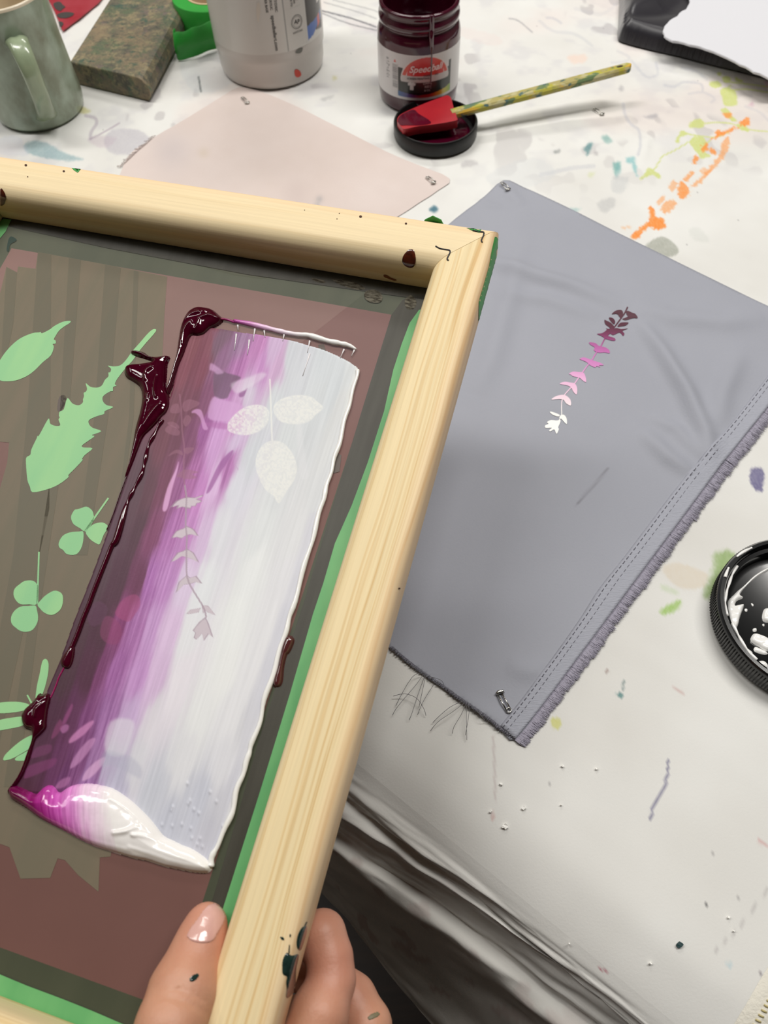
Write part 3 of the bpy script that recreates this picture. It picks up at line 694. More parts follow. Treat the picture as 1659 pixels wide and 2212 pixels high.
# ================================================================== MUG
MC = G(90, 236); 
mugm = mat('celadon_glaze', (170, 184, 166), .32, noise=(60, .9, (1, 1, .7), (124, 130, 108)), bump=(60, .25, (1, 1, 1)), coat=.3)
rimm = mat('cream_glaze', (222, 208, 184), .3, coat=.3)
MU = empty('mug', MC, 'sage green glazed ceramic mug at the left edge of the table', 'mug')
Rb = .039; prof = [(0, .002), (Rb * .86, .001), (Rb * .93, .0), (Rb * .99, .003), (Rb * 1.02, .010), (Rb * 1.0, .03), (Rb * .985, .06), (Rb * .99, .085), (Rb * 1.0, .0935), (Rb * .99, .0965)]
V, Fc, lc = lathe(prof, MC, 72)
mesh('mug_body', V, Fc, mugm, MU)
prof = [(Rb * .99, .0935), (Rb * .995, .0972), (Rb * .96, .0982), (Rb * .92, .096), (Rb * .90, .08), (Rb * .89, .02), (Rb * .7, .007), (0, .006)]
V, Fc, lc = lathe(prof, MC, 72); mesh('mug_rim_and_inside', V, Fc, rimm, MU)
hd_dir = CAM - MC + np.array([.04, 0, 0]); hd_dir[2] = 0; hd_dir /= np.linalg.norm(hd_dir)
hs = np.array([-hd_dir[1], hd_dir[0], 0])
hp = [(Rb * .95, .074), (Rb + .010, .077), (Rb + .021, .070), (Rb + .025, .056), (Rb + .022, .040), (Rb + .013, .026), (Rb + .004, .016), (Rb * .95, .012)]
C = cat([MC + hd_dir * r + np.array([0, 0, z]) for r, z in hp], 6, False)
V = []; Fc = []; n_ = 16; T = np.gradient(C, axis=0)
for i in range(len(C)):
    t = T[i] / np.linalg.norm(T[i]); nn = np.cross(t, hs); w = .0078 * (1.25 - .35 * math.sin(math.pi * i / (len(C) - 1))); h = .0042
    for k in range(n_):
        a = 2 * math.pi * k / n_; gr = 1 - .22 * (math.exp(-((math.cos(a)) / .25) ** 2)); V.append(C[i] + hs * w * math.cos(a) + nn * h * math.sin(a) * gr)
for i in range(len(C) - 1):
    for k in range(n_): Fc.append((i * n_ + k, i * n_ + (k + 1) % n_, (i + 1) * n_ + (k + 1) % n_, (i + 1) * n_ + k))
mesh('handle', np.array(V), Fc, mat('handle_glaze', (156, 170, 140), .2, noise=(50, .7, (1, 1, .3), (112, 122, 92)), bump=(80, .4, (1, 1, .2)), coat=.5), MU)

# ================================================================== WOODEN BLOCK
bz = .0205
A = G(322, 219); Bq = G(168, 182); farR = G(322 + 118, 219 - 213 - 20); side = farR - A
top = [A + [0, 0, bz], Bq + [0, 0, bz], Bq + side + [0, 0, bz], A + side + [0, 0, bz]]
u = (A - Bq); u /= np.linalg.norm(u); L_ = np.linalg.norm(A - Bq)
pr = [(-L_, 0), (-L_, bz), (-.0055, bz), (-.0015, bz * .93), (.0022, bz * .75), (.0042, bz * .48), (.003, bz * .2), (0, 0)]
V = []; ns = 10
for k in range(ns + 1):
    for a, z in pr: V.append(A + u * a + side * (k / ns) + np.array([0, 0, z]))
m_ = len(pr); Fc = [(k * m_ + i, k * m_ + (i + 1) % m_, (k + 1) * m_ + (i + 1) % m_, (k + 1) * m_ + i) for k in range(ns) for i in range(m_)] + [tuple(range(m_))[::-1], tuple(ns * m_ + i for i in range(m_))]
V = np.array(V)
bm_ = bpy.data.materials.new('paint_crusted_wood'); nt, N, L, b = nodes(bm_); b.inputs['Roughness'].default_value = .6
co = N.new('ShaderNodeTexCoord'); prev = None
base = N.new('ShaderNodeRGB'); base.outputs[0].default_value = rgba((104, 98, 80)); prev = base.outputs[0]
for sc_, th_, c_, sd in ((30, .5, (134, 116, 90), 1), (34, .54, (84, 98, 72), 5), (60, .56, (72, 72, 64), 9), (26, .58, (110, 94, 92), 13), (70, .58, (54, 84, 70), 17), (120, .55, (142, 130, 98), 21), (200, .58, (60, 60, 54), 31)):
    mp = N.new('ShaderNodeMapping'); mp.inputs['Location'].default_value = (sd, sd * 2, 0); L.new(co.outputs['Object'], mp.inputs[0])
    n = N.new('ShaderNodeTexNoise'); n.inputs['Scale'].default_value = sc_; n.inputs['Detail'].default_value = 9; n.inputs['Roughness'].default_value = .75; L.new(mp.outputs[0], n.inputs[0])
    rp = N.new('ShaderNodeValToRGB'); rp.color_ramp.elements[0].position = th_ - .03; rp.color_ramp.elements[1].position = th_ + .05; L.new(n.outputs['Fac'], rp.inputs[0])
    mx = N.new('ShaderNodeMix'); mx.data_type = 'RGBA'; mu = N.new('ShaderNodeMath'); mu.operation = 'MULTIPLY'; mu.inputs[1].default_value = .85; L.new(rp.outputs[0], mu.inputs[0]); L.new(mu.outputs[0], mx.inputs['Factor']); L.new(prev, mx.inputs['A']); mx.inputs['B'].default_value = rgba(c_); prev = mx.outputs['Result']
L.new(prev, b.inputs['Base Color'])
BK = fixn(mesh('wooden_block', V, Fc, bm_, None, smooth=False, loc=A)); bevel(BK, .0012, 2)
tag(BK, 'paint-crusted wooden block lying between the green mug and the tape roll', 'wooden block')

# ================================================================== RED PAPER
rp_px = [(60, -90), (100, -10), (118, 25), (135, 66), (170, 40), (212, 6), (260, -50), (200, -110)]
P = Gs(rp_px, .0018); V, Fc = slab(P, (0, 0, -.0009))
RP = mesh('red_paper', V, Fc, mat('red_gloss_paper', (158, 38, 50), .35, noise=(40, .3, (1, 1, 1), (185, 90, 100))), None, smooth=False, loc=G(140, 0))
tag(RP, 'glossy red paper with dark leaf marks behind the green mug', 'paper')
lm = mat('dark_leaf_print', (72, 66, 64), .4)
pp = []
for L_ in ([(850, 60), (900, 30), (960, 30), (1000, 75), (1040, 105), (1000, 140), (960, 175), (900, 150), (870, 120)], [(905, 235), (960, 205), (1050, 190), (1130, 195), (1180, 215), (1140, 255), (1060, 285), (970, 285), (920, 265)], [(935, 345), (990, 350), (1010, 375), (985, 420), (955, 430)]):
    q = [(x / 7.373, y / 7.373) for x, y in L_]; V2 = Gs(cat(q, 4), .0022); pp.append((V2, [tuple(t) for t in tessellate_polygon([[Vector(v) for v in V2]])]))
V, Fc = join(pp); mesh('leaf_marks', V, Fc, lm, RP, smooth=False)

# ================================================================== TAPE ROLL
TR = G(462, 46); tg = mat('green_tape_roll', (40, 150, 52), .35, noise=(14, .45, (1, 1, 1), (84, 190, 88)))
RL = empty('tape_roll', TR, 'roll of bright green masking tape lying behind the wooden block', 'tape')
V, Fc, lc = lathe([(.022, 0), (.036, 0), (.0365, .001), (.0365, .0235), (.036, .0245), (.022, .0245), (.022, 0)], TR, 80)
o = mesh('tape_winding', V, Fc, tg, RL, smooth=True); edgesplit(o)
V, Fc, lc = lathe([(.022, .0), (.022, .0252), (.0198, .0252), (.0198, .0), (.022, 0)], TR, 64); o = mesh('cardboard_core', V, Fc, mat('cardboard', (196, 170, 136), .85), RL); edgesplit(o)
tl = cat([(470, 108), (452, 112), (430, 122), (410, 128), (392, 133), (384, 131), (388, 124)], 4, False); pt = []
for k, (x, y) in enumerate(tl):
    q = G(x, y); b_ = .0008 * math.sin(k * .9); pt += [(q[0], q[1], .0012), (q[0] + b_, q[1] + .002 + b_, .012), (q[0] + .001, q[1] + .003, .0245 + b_)]
o = mesh('tape_end', pt, [(3 * k + j_, 3 * k + j_ + 1, 3 * k + j_ + 4, 3 * k + j_ + 3) for k in range(len(tl) - 1) for j_ in (0, 1)], tg, RL); sm = o.modifiers.new('Solidify', 'SOLIDIFY'); sm.thickness = .0004

# ================================================================== wrapping helpers for labels
def text_geo(body, size, bold=False, shear=0.):
    cu = bpy.data.curves.new('lettering', 'FONT'); cu.body = body; cu.size = size; cu.align_x = 'CENTER'; cu.align_y = 'CENTER'; cu.resolution_u = 3; cu.shear = shear
    if bold: cu.offset = size * .02
    ob = bpy.data.objects.new('lettering', cu); COL.objects.link(ob); bpy.context.view_layer.update()
    me = bpy.data.meshes.new_from_object(ob.evaluated_get(bpy.context.evaluated_depsgraph_get()))
    V = np.array([v.co[:] for v in me.vertices]); Fc = [tuple(p.vertices) for p in me.polygons]
    bpy.data.objects.remove(ob); bpy.data.curves.remove(cu); bpy.data.meshes.remove(me)
    return V, Fc
def wrap(V, c, R, a0, z0, off=.0002, rot=0.):
    """V in the plane (x = along the girth, y = up) -> on a cylinder at angle a0, height z0"""
    V = np.asarray(V, float); x, y = V[:, 0], V[:, 1]
    if rot: x, y = x * math.cos(rot) - y * math.sin(rot), x * math.sin(rot) + y * math.cos(rot)
    a = a0 + x / R; return np.stack([c[0] + (R + off) * np.cos(a), c[1] + (R + off) * np.sin(a), c[2] + z0 + y], -1)
def label_patch(c, R, a0, wid, z0, z1, s, painter, off=.0001):
    X, Y, Q = grid(-wid / 2, wid / 2, z0, z1, s)
    return wrap(np.stack([X, Y], -1), c, R, a0, 0, off), Q, painter(X, Y - z0)
def blend(c, a, col): return c * (1 - a[:, None]) + a[:, None] * np.array(col, float)
def inp(X, Y, poly, soft=.00012): return sstep(-soft, soft, sdf(X, Y, np.array(poly)))

# ================================================================== WHITE INK BOTTLE
BC = G(590, 138); BR = .0505
plm = mat('milky_plastic', (196, 190, 184), .28, coat=.2, sss=.0)
BT = empty('ink_tub', BC, 'tall translucent white plastic ink tub behind the pink swatch', 'tub')
prof = [(0, .002), (.040, .001), (.0455, .0005), (.0475, .002), (.0488, .008), (.0492, .0222), (.0503, .0235), (BR, .028), (BR, .150), (.047, .157), (.043, .160), (.043, .174), (.041, .174), (.041, .158), (0, .158)]
V, Fc, lc = lathe(prof, BC, 96)
cc = np.ones((len(V), 1)) * np.array([200, 194, 188.]); zz = V[:, 2]
ang = np.arctan2(V[:, 1] - BC[1], V[:, 0] - BC[0])
o = mesh('tub_body', V, Fc, plm, BT); edgesplit(o, 50)
V, Fc, lc = lathe([(.0445, .1595), (.0455, .160), (.0455, .176), (.044, .1775), (0, .1775)], BC, 64); mesh('tub_lid', V, Fc, mat('white_tub_lid', (225, 222, 216), .4), BT)
# dried paint smears on its left side
fa = math.atan2(CAM[1] - BC[1], CAM[0] - BC[0])      # angle facing the camera
def tub_label(X, Y):
    c = np.ones((len(X), 3)) * np.array([208, 205, 199.])
    c = blend(c, inp(X, Y, [(.016, .0), (.0165, .0), (.0165, .2), (.016, .2)], .0002) * .8, (120, 120, 118))
    c = blend(c, inp(X, Y, [(.038, .010), (.074, .0), (.074, .2), (.038, .2)]), (62, 58, 56))
    c = blend(c, inp(X, Y, [(.038, .0025), (.038, .014), (.055, .016), (.074, .02), (.074, .012), (.055, .010), (.046, .0045)]), (70, 105, 176))
    c = blend(c, inp(X, Y, [(.054, .007), (.060, .009), (.060, .017), (.055, .016)]), (206, 90, 80))
    c = blend(c, inp(X, Y, [(.052, .038), (.056, .034), (.056, .026), (.062, .026), (.062, .040), (.056, .046)]), (212, 208, 202))
    c = blend(c, inp(X, Y, [(.045, .066), (.054, .062), (.058, .075), (.050, .085), (.044, .075)]), (208, 84, 66))
    c = blend(c, inp(X, Y, [(.0355, -.002), (.036, -.002), (.036, .2), (.0355, .2)], .0002) * .6, (130, 130, 128))
    for yy, x0, x1 in ((.031, -.002, .013), (.0335, .022, .033)): c = blend(c, inp(X, Y, [(x0, yy), (x1, yy), (x1, yy + .0004), (x0, yy + .0004)], .0002) * .8, (120, 120, 118))
    return lin(c)
# label mostly on the right half as seen
V, Q, cc = label_patch(BC, BR, fa - .02, .13, .033, .135, .0009, lambda X, Y: tub_label(X, Y))
lb = mesh('tub_label', V, None, mat('tub_label_film', (208, 205, 199), .3, attr=True, coat=.2), BT, quads=Q, col=cc)
pts = []
tv, tf = text_geo('speedballart.com', .0042, True); pts.append((wrap(tv, BC, BR, fa - .02 + .006 / BR, .050, .0004, -math.pi / 2), tf))
for tx, xx, zz_, sz in (('NON-TOXIC', .010, .075, .0030), ('ACRYLIC', .006, .074, .0028), ('WATER BASE', .002, .075, .0028), ('CONFORMS TO', .024, .076, .0024), ('ASTM D 4236', .027, .076, .0024), ('SAFE INK', .030, .076, .0024)):
    tv, tf = text_geo(tx, sz, True); pts.append((wrap(tv, BC, BR, fa - .02 + xx / BR, zz_, .0004, -math.pi / 2), tf))
tv, tf = text_geo('AP', .0048, True); pts.append((wrap(tv, BC, BR, fa - .02 + .0275 / BR, .0545, .0004, -.2), tf))
for rr, ww in ((.0052, .0004), (.0042, .0002)):
    cir = np.array([(r * math.cos(a), r * math.sin(a)) for r in (rr, rr + ww) for a in np.linspace(0, 2 * math.pi, 40, endpoint=False)])
    pts.append((wrap(cir, BC, BR, fa - .02 + .0275 / BR, .0545, .0004), [(i, (i + 1) % 40, 40 + (i + 1) % 40, 40 + i) for i in range(40)]))
tv, tf = text_geo('NONTOXIC', .0019, True); pts.append((wrap(tv, BC, BR, fa - .02 + .0275 / BR, .0465, .0004, .0), tf))
V, Fc = join(pts); mesh('label_lettering', V, Fc, mat('grey_print', (84, 82, 80), .5), lb, smooth=False)
# red drip mark + dark marks
def cyl_spot(poly, c, R, a0, z0, off, hgt):
    P = cat(poly, 5); v = wrap(P, c, R, a0, z0, off); tr = tessellate_polygon([[Vector((p[0], p[1], 0)) for p in P]]); return v, [tuple(t) for t in tr]
v, f_ = cyl_spot([(-.002, .003), (0, .004), (.003, .002), (.0045, -.002), (.002, -.0035), (-.0015, -.002)], BC, .0490, fa + .42, .0115, .0003, 0); 
mesh('red_paint_spot', v, f_, mat('red_paint', (190, 60, 44), .4), BT, smooth=False)
v, f_ = cyl_spot([(-.004, 0), (-.001, .002), (.004, .0018), (.003, -.001), (0, -.0016)], BC, BR, fa + .50, .0305, .0005, 0); mesh('grey_paint_spot', v, f_, mat('grey_paint_mark', (110, 110, 104), .5), BT, smooth=False)
parts = [cyl_spot([(-.022, .02), (-.018, .002), (-.012, -.006), (-.006, -.002), (0, -.009), (.006, -.004), (.014, -.004), (.016, .01), (.015, .05), (-.02, .05)], BC, BR, fa - .55, .096, .0003, 0), cyl_spot([(-.0015, -.008), (.0005, -.003), (.002, .003), (.0015, .008), (-.001, .004), (-.002, -.002)], BC, BR, fa - .12, .068, .0003, 0)]
V, Fc = join(parts); mesh('dried_ink_smear', V, Fc, mat('cream_ink', (214, 206, 194), .5), BT, smooth=False)

# ================================================================== MAROON INK JAR
JC = G(903, 203); JR = .0355
jm = mat('maroon_filled_plastic', (56, 8, 24), .14, coat=.4, noise=(20, .4, (1, 1, .3), (84, 26, 46)))
JJ = empty('ink_jar', JC, 'open plastic jar of dark maroon ink with a printed label and red arch logo', 'jar')
prof = [(0, .0015), (.029, .001), (.0325, .0), (.0345, .0035), (JR - .0006, .008), (JR, .012), (JR, .056), (JR - .0008, .0595), (.0335, .0625), (.0322, .0635), (.0322, .0655), (.0338, .0665), (.0342, .069), (.0338, .0715), (.0325, .0725), (.0325, .0755), (.0335, .077), (.0332, .079), (.0315, .0798), (.0300, .079), (.0298, .072), (.0305, .06), (.0305, .035), (0, .035)]
V, Fc, lc = lathe(prof, JC, 96); mesh('jar_body', V, Fc, jm, JJ)
ink_dark = mat('wet_maroon_ink', (66, 3, 28), .06, coat=.9)
V, Fc, lc = lathe([(.0306, .046), (.029, .0452), (.02, .045), (0, .045)], JC, 64); mesh('ink', V, Fc, ink_dark, JJ)
fa = math.atan2(CAM[1] - JC[1], CAM[0] - JC[0])
def jar_label(X, Y):   # X arc length, Y height 0...0375
    c = np.ones((len(X), 3)) * np.array([206, 202, 202.]); dy = 0.0
    c = blend(c, inp(X, Y, [(-.0180, .0265), (-.0180, .0035), (.0315, .0035), (.0315, .0285), (-.0180, .0285)]), (38, 40, 38))
    c = blend(c, inp(X, Y, [(-.0180, .0065), (.0315, .0065), (.0315, .0035), (-.0180, .0035)]) * 1, (20, 18, 20))
    # arch logo
    def arch(rx, ry, cx=.0065, cy=.0175): return [(cx + rx * math.cos(t), cy + ry * math.sin(t)) for t in np.linspace(0, math.pi, 30)]
    c = blend(c, inp(X, Y, [(-.0180, .030), (-.0180, .0262), (-.0135, .0262), (-.0135, .0215), (.0285, .0235), (.0285, .040), (-.018, .040)]), (206, 202, 202))
    c = blend(c, inp(X, Y, arch(.0222, .0205, cy=.0160)), (214, 206, 204))
    c = blend(c, inp(X, Y, arch(.0210, .0195, cy=.0160)), (208, 66, 46))
    c = blend(c, inp(X, Y, arch(.0178, .0176, cy=.0160)), (214, 206, 204))
    c = blend(c, inp(X, Y, arch(.0162, .0150, cy=.0205)) * inp(X, Y, [(-.02, .0205), (.04, .0205), (.04, .036), (-.02, .036)]), (208, 40, 38))
    c = blend(c, inp(X, Y, [(-.0152, .0205), (.0282, .0205), (.0282, .0152), (-.0152, .0152)]) , (200, 194, 192))
    # rainbow stripe
    t = (X + .018) / .0495; st = inp(X, Y, [(-.0180, .0022), (.0315, .0022), (.0315, .0085), (.026, .0068), (.01, .0048), (0, .0044), (-.0180, .0066)])
    cols = np.array([(50, 100, 150), (70, 70, 140), (110, 40, 100), (190, 30, 40), (200, 40, 35), (220, 120, 40), (210, 190, 50), (120, 160, 70)], float); ks = np.linspace(0, 1, 8)
    rc = np.stack([np.interp(t, ks, cols[:, k]) for k in range(3)], -1); c = c * (1 - st[:, None]) + st[:, None] * rc
    # t-shirt
    ts = [(-.009, .0145), (-.0065, .0155), (-.0055, .0148), (-.0045, .0155), (-.002, .0143), (-.0028, .0122), (-.0038, .0127), (-.0038, .0088), (-.0072, .0088), (-.0072, .0127), (-.0084, .0122)]
    c = blend(c, inp(X, Y, ts), (222, 220, 220))
    # barcode + marks on the left panel
    bc = inp(X, Y, [(-.0235, .008), (-.0185, .008), (-.0185, .028), (-.0235, .028)]) * (np.sin(Y * 6500 + 2 * np.sin(Y * 900)) > .0) * .75; c = blend(c, bc, (90, 88, 90))
    c = blend(c, inp(X, Y, [(-.0222, .0295), (-.0198, .0295), (-.021, .032)]), (200, 60, 50))
    bc = inp(X, Y, [(-.031, .014), (-.027, .014), (-.027, .031), (-.031, .031)]) * (fbm(X * 900, Y * 900, 3, 2) > .52) * .6; c = blend(c, bc, (100, 98, 100))
    return lin(np.clip(c, 0, 255))
V, Q, cc = label_patch(JC, JR, fa - .0, .110, .0137, .051, .00045, jar_label)
jl = mesh('jar_label', V, None, mat('jar_label_film', (206, 202, 202), .3, attr=True, coat=.3), JJ, quads=Q, col=cc)
tv, tf = text_geo('Speedball', .0076, True, .35); p1 = (wrap(tv, JC, JR, fa + .0065 / JR, .0137 + .0262, .0004, .04), tf)
p2 = []
for tx, x_, z_, s_ in (('FABRIC', .008, .0205, .0021), ('SCREEN PRINTING', .000, .0183, .0023), ('INK', .016, .0205, .0020), ('DARK', .008, .0143, .0028), ('RED', .008, .0113, .0028), ('8 OZ', .008, .0083, .0024)):
    tv, tf = text_geo(tx, s_, True); p2.append((wrap(tv, JC, JR, fa + x_ / JR, .0137 + z_ if s_ < .0024 else .0137 + z_ - .0, .0004), tf))
V, Fc = p1; mesh('logo_lettering', V, Fc, mat('white_print', (238, 214, 212), .4), jl, smooth=False)
V, Fc = join(p2[:3]); mesh('small_lettering', V, Fc, mat('dark_print', (70, 68, 70), .5), jl, smooth=False)
V, Fc = join(p2[3:]); mesh('colour_lettering', V, Fc, mat('pale_print', (176, 168, 168), .5), jl, smooth=False)
# drip down the front of the jar
C = [wrap([(.0105 + dx, 0)], JC, R_, fa, z, .0)[0] for dx, R_, z in ((0, .0325, .0798), (.0, .0333, .074), (.0, .0335, .069), (.0, .0352, .063), (.0004, JR, .057), (.0006, JR, .050), (.0006, JR + .0002, .04), (.0004, JR + .0002, .030), (.0002, JR + .0002, .022))]
V, Fc = tube(cat(C, 5, False), np.interp(np.linspace(0, 1, 41), [0, .3, .5, .6, 1], [.0020, .0022, .0016, .0007, .0005]), 12); mesh('ink_drip', V, Fc, ink_dark, JJ)

# ================================================================== JAR LID + SPATULA
blk = mat('black_lid_plastic', (16, 16, 16), .38, spec=.4)
LC_ = G(940, 290); LR = .0357
LD = empty('jar_lid', LC_, 'small black jar lid holding maroon ink, in front of the open ink jar', 'lid')
def lid_prof(R, h): return [(0, .0), (R * .95, 0), (R * .985, .0008), (R, .002), (R, h - .001), (R - .0008, h), (R - .002, h), (R - .0024, h - .001), (R - .0028, .0035), (R * .85, .0026), (0, .0024)]
def ribs(V, c, R):
    a = np.arctan2(V[:, 1] - c[1], V[:, 0] - c[0]); return V
V, Fc, lc = lathe(lid_prof(LR, .0125), LC_, 128); o = mesh('lid_shell', V, Fc, blk, LD); edgesplit(o, 50)
X, Y, Q = grid(-.033, .033, -.033, .033, .0007); r = np.hypot(X, Y)
hh = .0046 + .0012 * fbm(X * 90, Y * 90, 5, 3) - .004 * sstep(.027, .0325, r) * (fbm(X * 60, Y * 60, 8, 2) > 0)
Q, X, Y, hh = cull((r < .0328)[Q].all(1), Q, X, Y, hh); V = np.stack([LC_[0] + X, LC_[1] + Y, hh], -1)
mesh('ink_puddle', V, None, ink_dark, LD, quads=Q)

SPZ = .0125
SP = empty('spatula', G(925, 262, SPZ), 'red silicone spatula with paint-splattered wooden handle resting across the small black lid', 'spatula')
spm = mat('red_silicone', (176, 34, 44), .35, noise=(60, .3, (1, 1, 1), (150, 26, 40)))
tp = [(858, 262), (862, 250), (881, 239), (920, 222), (955, 209), (966, 206), (974, 211), (980, 232), (987, 253), (984, 260), (940, 268), (905, 272), (875, 278), (867, 274)]
P = cat(tp, 4); PT = np.array([G(x, y, SPZ + .0045 + .003 * max(0, (x - 860) / 130)) for x, y in P])
V = np.concatenate([PT, PT - np.array([0, 0, .007])]); n_ = len(PT); tr = tessellate_polygon([[Vector(p) for p in PT]])
Fc = [tuple(t) for t in tr] + [tuple(i + n_ for i in t[::-1]) for t in tr] + [(i, i + n_, (i + 1) % n_ + n_, (i + 1) % n_) for i in range(n_)]
o = fixn(mesh('blade', V, Fc, spm, SP, smooth=False)); bevel(o, .0010, 3)
ip = cat([(859, 262), (864, 250), (882, 240), (895, 237), (905, 246), (925, 258), (930, 266), (905, 270), (878, 270), (866, 270)], 4)
V2 = np.array([G(x, y, SPZ + .0049 + .003 * max(0, (x - 860) / 130)) for x, y in ip]); V, Fc = slab(V2, (0, 0, -.0008)); mesh('ink_coating', V, Fc, mat('wet_ink_coat', (84, 8, 34), .15, coat=.5), SP, smooth=False)
# handle
ha = G(975, 247, SPZ + .0045); hb = G(1362, 145, .031); hdv = (hb - ha); hl = np.linalg.norm(hdv); hdv /= hl
hsd = np.cross(hdv, [0, 0, 1.]); hsd /= np.linalg.norm(hsd); hup = np.cross(hsd, hdv)
V = []; secs = []; ns = 60
for k in range(ns + 1):
    t = k / ns; w = .0042 + .0008 * math.sin(t * math.pi); h = .0030
    if t > .975: w *= math.sqrt(max(.05, 1 - ((t - .975) / .025) ** 2)) * .95 + .05
    c = ha + hdv * hl * t
    for a_ in [(w, h * .5), (w * .7, h), (-w * .7, h), (-w, h * .5), (-w, -h * .5), (-w * .7, -h), (w * .7, -h), (w, -h * .5)]: V.append(c + hsd * a_[0] + hup * a_[1])
Fc = [(k * 8 + i, k * 8 + (i + 1) % 8, (k + 1) * 8 + (i + 1) % 8, (k + 1) * 8 + i) for k in range(ns) for i in range(8)] + [tuple(range(8))[::-1], tuple(ns * 8 + i for i in range(8))]
V = np.array(V); al = (V - ha) @ hdv / hl
hmt = bpy.data.materials.new('splattered_handle_wood'); nt, N, L, b = nodes(hmt); b.inputs['Roughness'].default_value = .5
at = N.new('ShaderNodeAttribute'); at.attribute_name = 'lc'; base = N.new('ShaderNodeRGB'); base.outputs[0].default_value = rgba((170, 158, 96)); prev = base.outputs[0]
for sc_, th_, c_, sd in ((26, .5, (176, 168, 52), 1), (34, .58, (204, 164, 52), 6), (42, .53, (96, 120, 74), 9), (55, .60, (70, 100, 96), 13), (48, .56, (186, 178, 130), 17)):
    mp = N.new('ShaderNodeMapping'); mp.inputs['Location'].default_value = (sd, sd, sd); mp.inputs['Scale'].default_value = (3, 6, 6); L.new(at.outputs['Vector'], mp.inputs[0])
    n = N.new('ShaderNodeTexNoise'); n.inputs['Scale'].default_value = sc_ * .6; n.inputs['Detail'].default_value = 3; L.new(mp.outputs[0], n.inputs[0])
    rp = N.new('ShaderNodeValToRGB'); rp.color_ramp.elements[0].position = th_ - .02; rp.color_ramp.elements[1].position = th_ + .04; L.new(n.outputs['Fac'], rp.inputs[0])
    mx = N.new('ShaderNodeMix'); mx.data_type = 'RGBA'; L.new(rp.outputs[0], mx.inputs['Factor']); L.new(prev, mx.inputs['A']); mx.inputs['B'].default_value = rgba(c_); prev = mx.outputs['Result']
L.new(prev, b.inputs['Base Color'])
SH = fixn(mesh('handle', V, Fc, hmt, SP, smooth=False, lc=np.stack([(V - ha) @ hdv, (V - ha) @ hsd, (V - ha) @ hup], -1)))
hc = ha + hdv * (hl - .010) + hup * .0031
V, Fc = slab(np.array([hc + hdv * .0028 * math.cos(a) + hsd * .0014 * math.sin(a) for a in np.linspace(0, 2 * math.pi, 20, endpoint=False)]), -hup * .0012); mesh('hanging_hole', V, Fc, mat('hole_dark', (48, 30, 18), .8), SH, smooth=False)

# ================================================================== BIG BLACK LID with white paint
KC = G(1722, 1350); KR = .0455
BL = empty('tub_lid', KC, 'large black screw lid spattered with white ink at the right edge of the cloth', 'lid')
V, Fc, lc = lathe([(0, 0), (KR * .95, 0), (KR * .985, .0008), (KR, .002), (KR, .0135), (KR - .0012, .015), (KR - .003, .015), (KR - .0038, .0138), (KR - .0042, .0115), (KR - .0062, .011), (KR - .0068, .0095), (KR - .0072, .0045), (KR * .78, .0036), (0, .0034)], KC, 160)
a = np.arctan2(V[:, 1] - KC[1], V[:, 0] - KC[0]); rr = np.hypot(V[:, 0] - KC[0], V[:, 1] - KC[1])
o = mesh('lid_shell', V, Fc, mat('black_gloss_lid', (12, 13, 14), .22, coat=.3), BL); edgesplit(o, 50)
rb = []
for k in range(180):
    a = 2 * math.pi * k / 180; rb.append(tube([(KC[0] + (KR + .0001) * math.cos(a), KC[1] + (KR + .0001) * math.sin(a), z) for z in (.0025, .0125)], .0004, 4))
V, Fc = join(rb); mesh('grip_ridges', V, Fc, blk, BL)
wink = mat('wet_white_ink', (244, 243, 240), .18, coat=.4)
def zr(L_): return [(1300 + x / 3.688, 950 + y / 3.688) for x, y in L_]
blobs = [([(1325, 1015), (1250, 1060), (1200, 1100), (1140, 1160), (1090, 1200), (1060, 1230), (1010, 1280), (1000, 1340), (1015, 1430), (1020, 1490), (1060, 1510), (1085, 1470), (1100, 1410), (1125, 1340), (1130, 1310), (1090, 1315), (1060, 1320), (1075, 1280), (1125, 1255), (1100, 1230), (1150, 1160), (1230, 1090), (1325, 1040)], .0016),
         ([(1190, 1590), (1215, 1545), (1260, 1550), (1324, 1580), (1345, 1620), (1324, 1680), (1250, 1640), (1215, 1620)], .0014),
         ([(1285, 1400), (1300, 1350), (1335, 1345), (1345, 1420), (1324, 1450), (1290, 1430)], .0012),
         ([(1090, 1640), (1130, 1640), (1200, 1690), (1190, 1710), (1140, 1720), (1100, 1680)], .0010),
         ([(1240, 1770), (1290, 1760), (1324, 1790), (1320, 1820), (1260, 1800)], .0010),
         ([(1210, 1505), (1232, 1500), (1232, 1520), (1212, 1522)], .0007), ([(1145, 1345), (1160, 1345), (1158, 1362), (1146, 1360)], .0005),
         ([(1195, 1300), (1210, 1310), (1205, 1320)], .0005), ([(1285, 1470), (1295, 1465), (1295, 1480)], .0005),
         ([(1230, 1650), (1300, 1680), (1324, 1700), (1290, 1705), (1220, 1680)], .0006),
         ([(1340, 1350), (1500, 1300), (1600, 1400), (1560, 1500), (1420, 1480)], .0014), ([(1400, 1650), (1550, 1600), (1620, 1700), (1500, 1760)], .0012),
         ([(1060, 1600), (1050, 1620), (1100, 1700), (1170, 1760), (1160, 1740), (1110, 1680)], .0006)]
def heightblob(polys, plane_inv, place, s, base=0.):
    pass
VV = []; FF = []
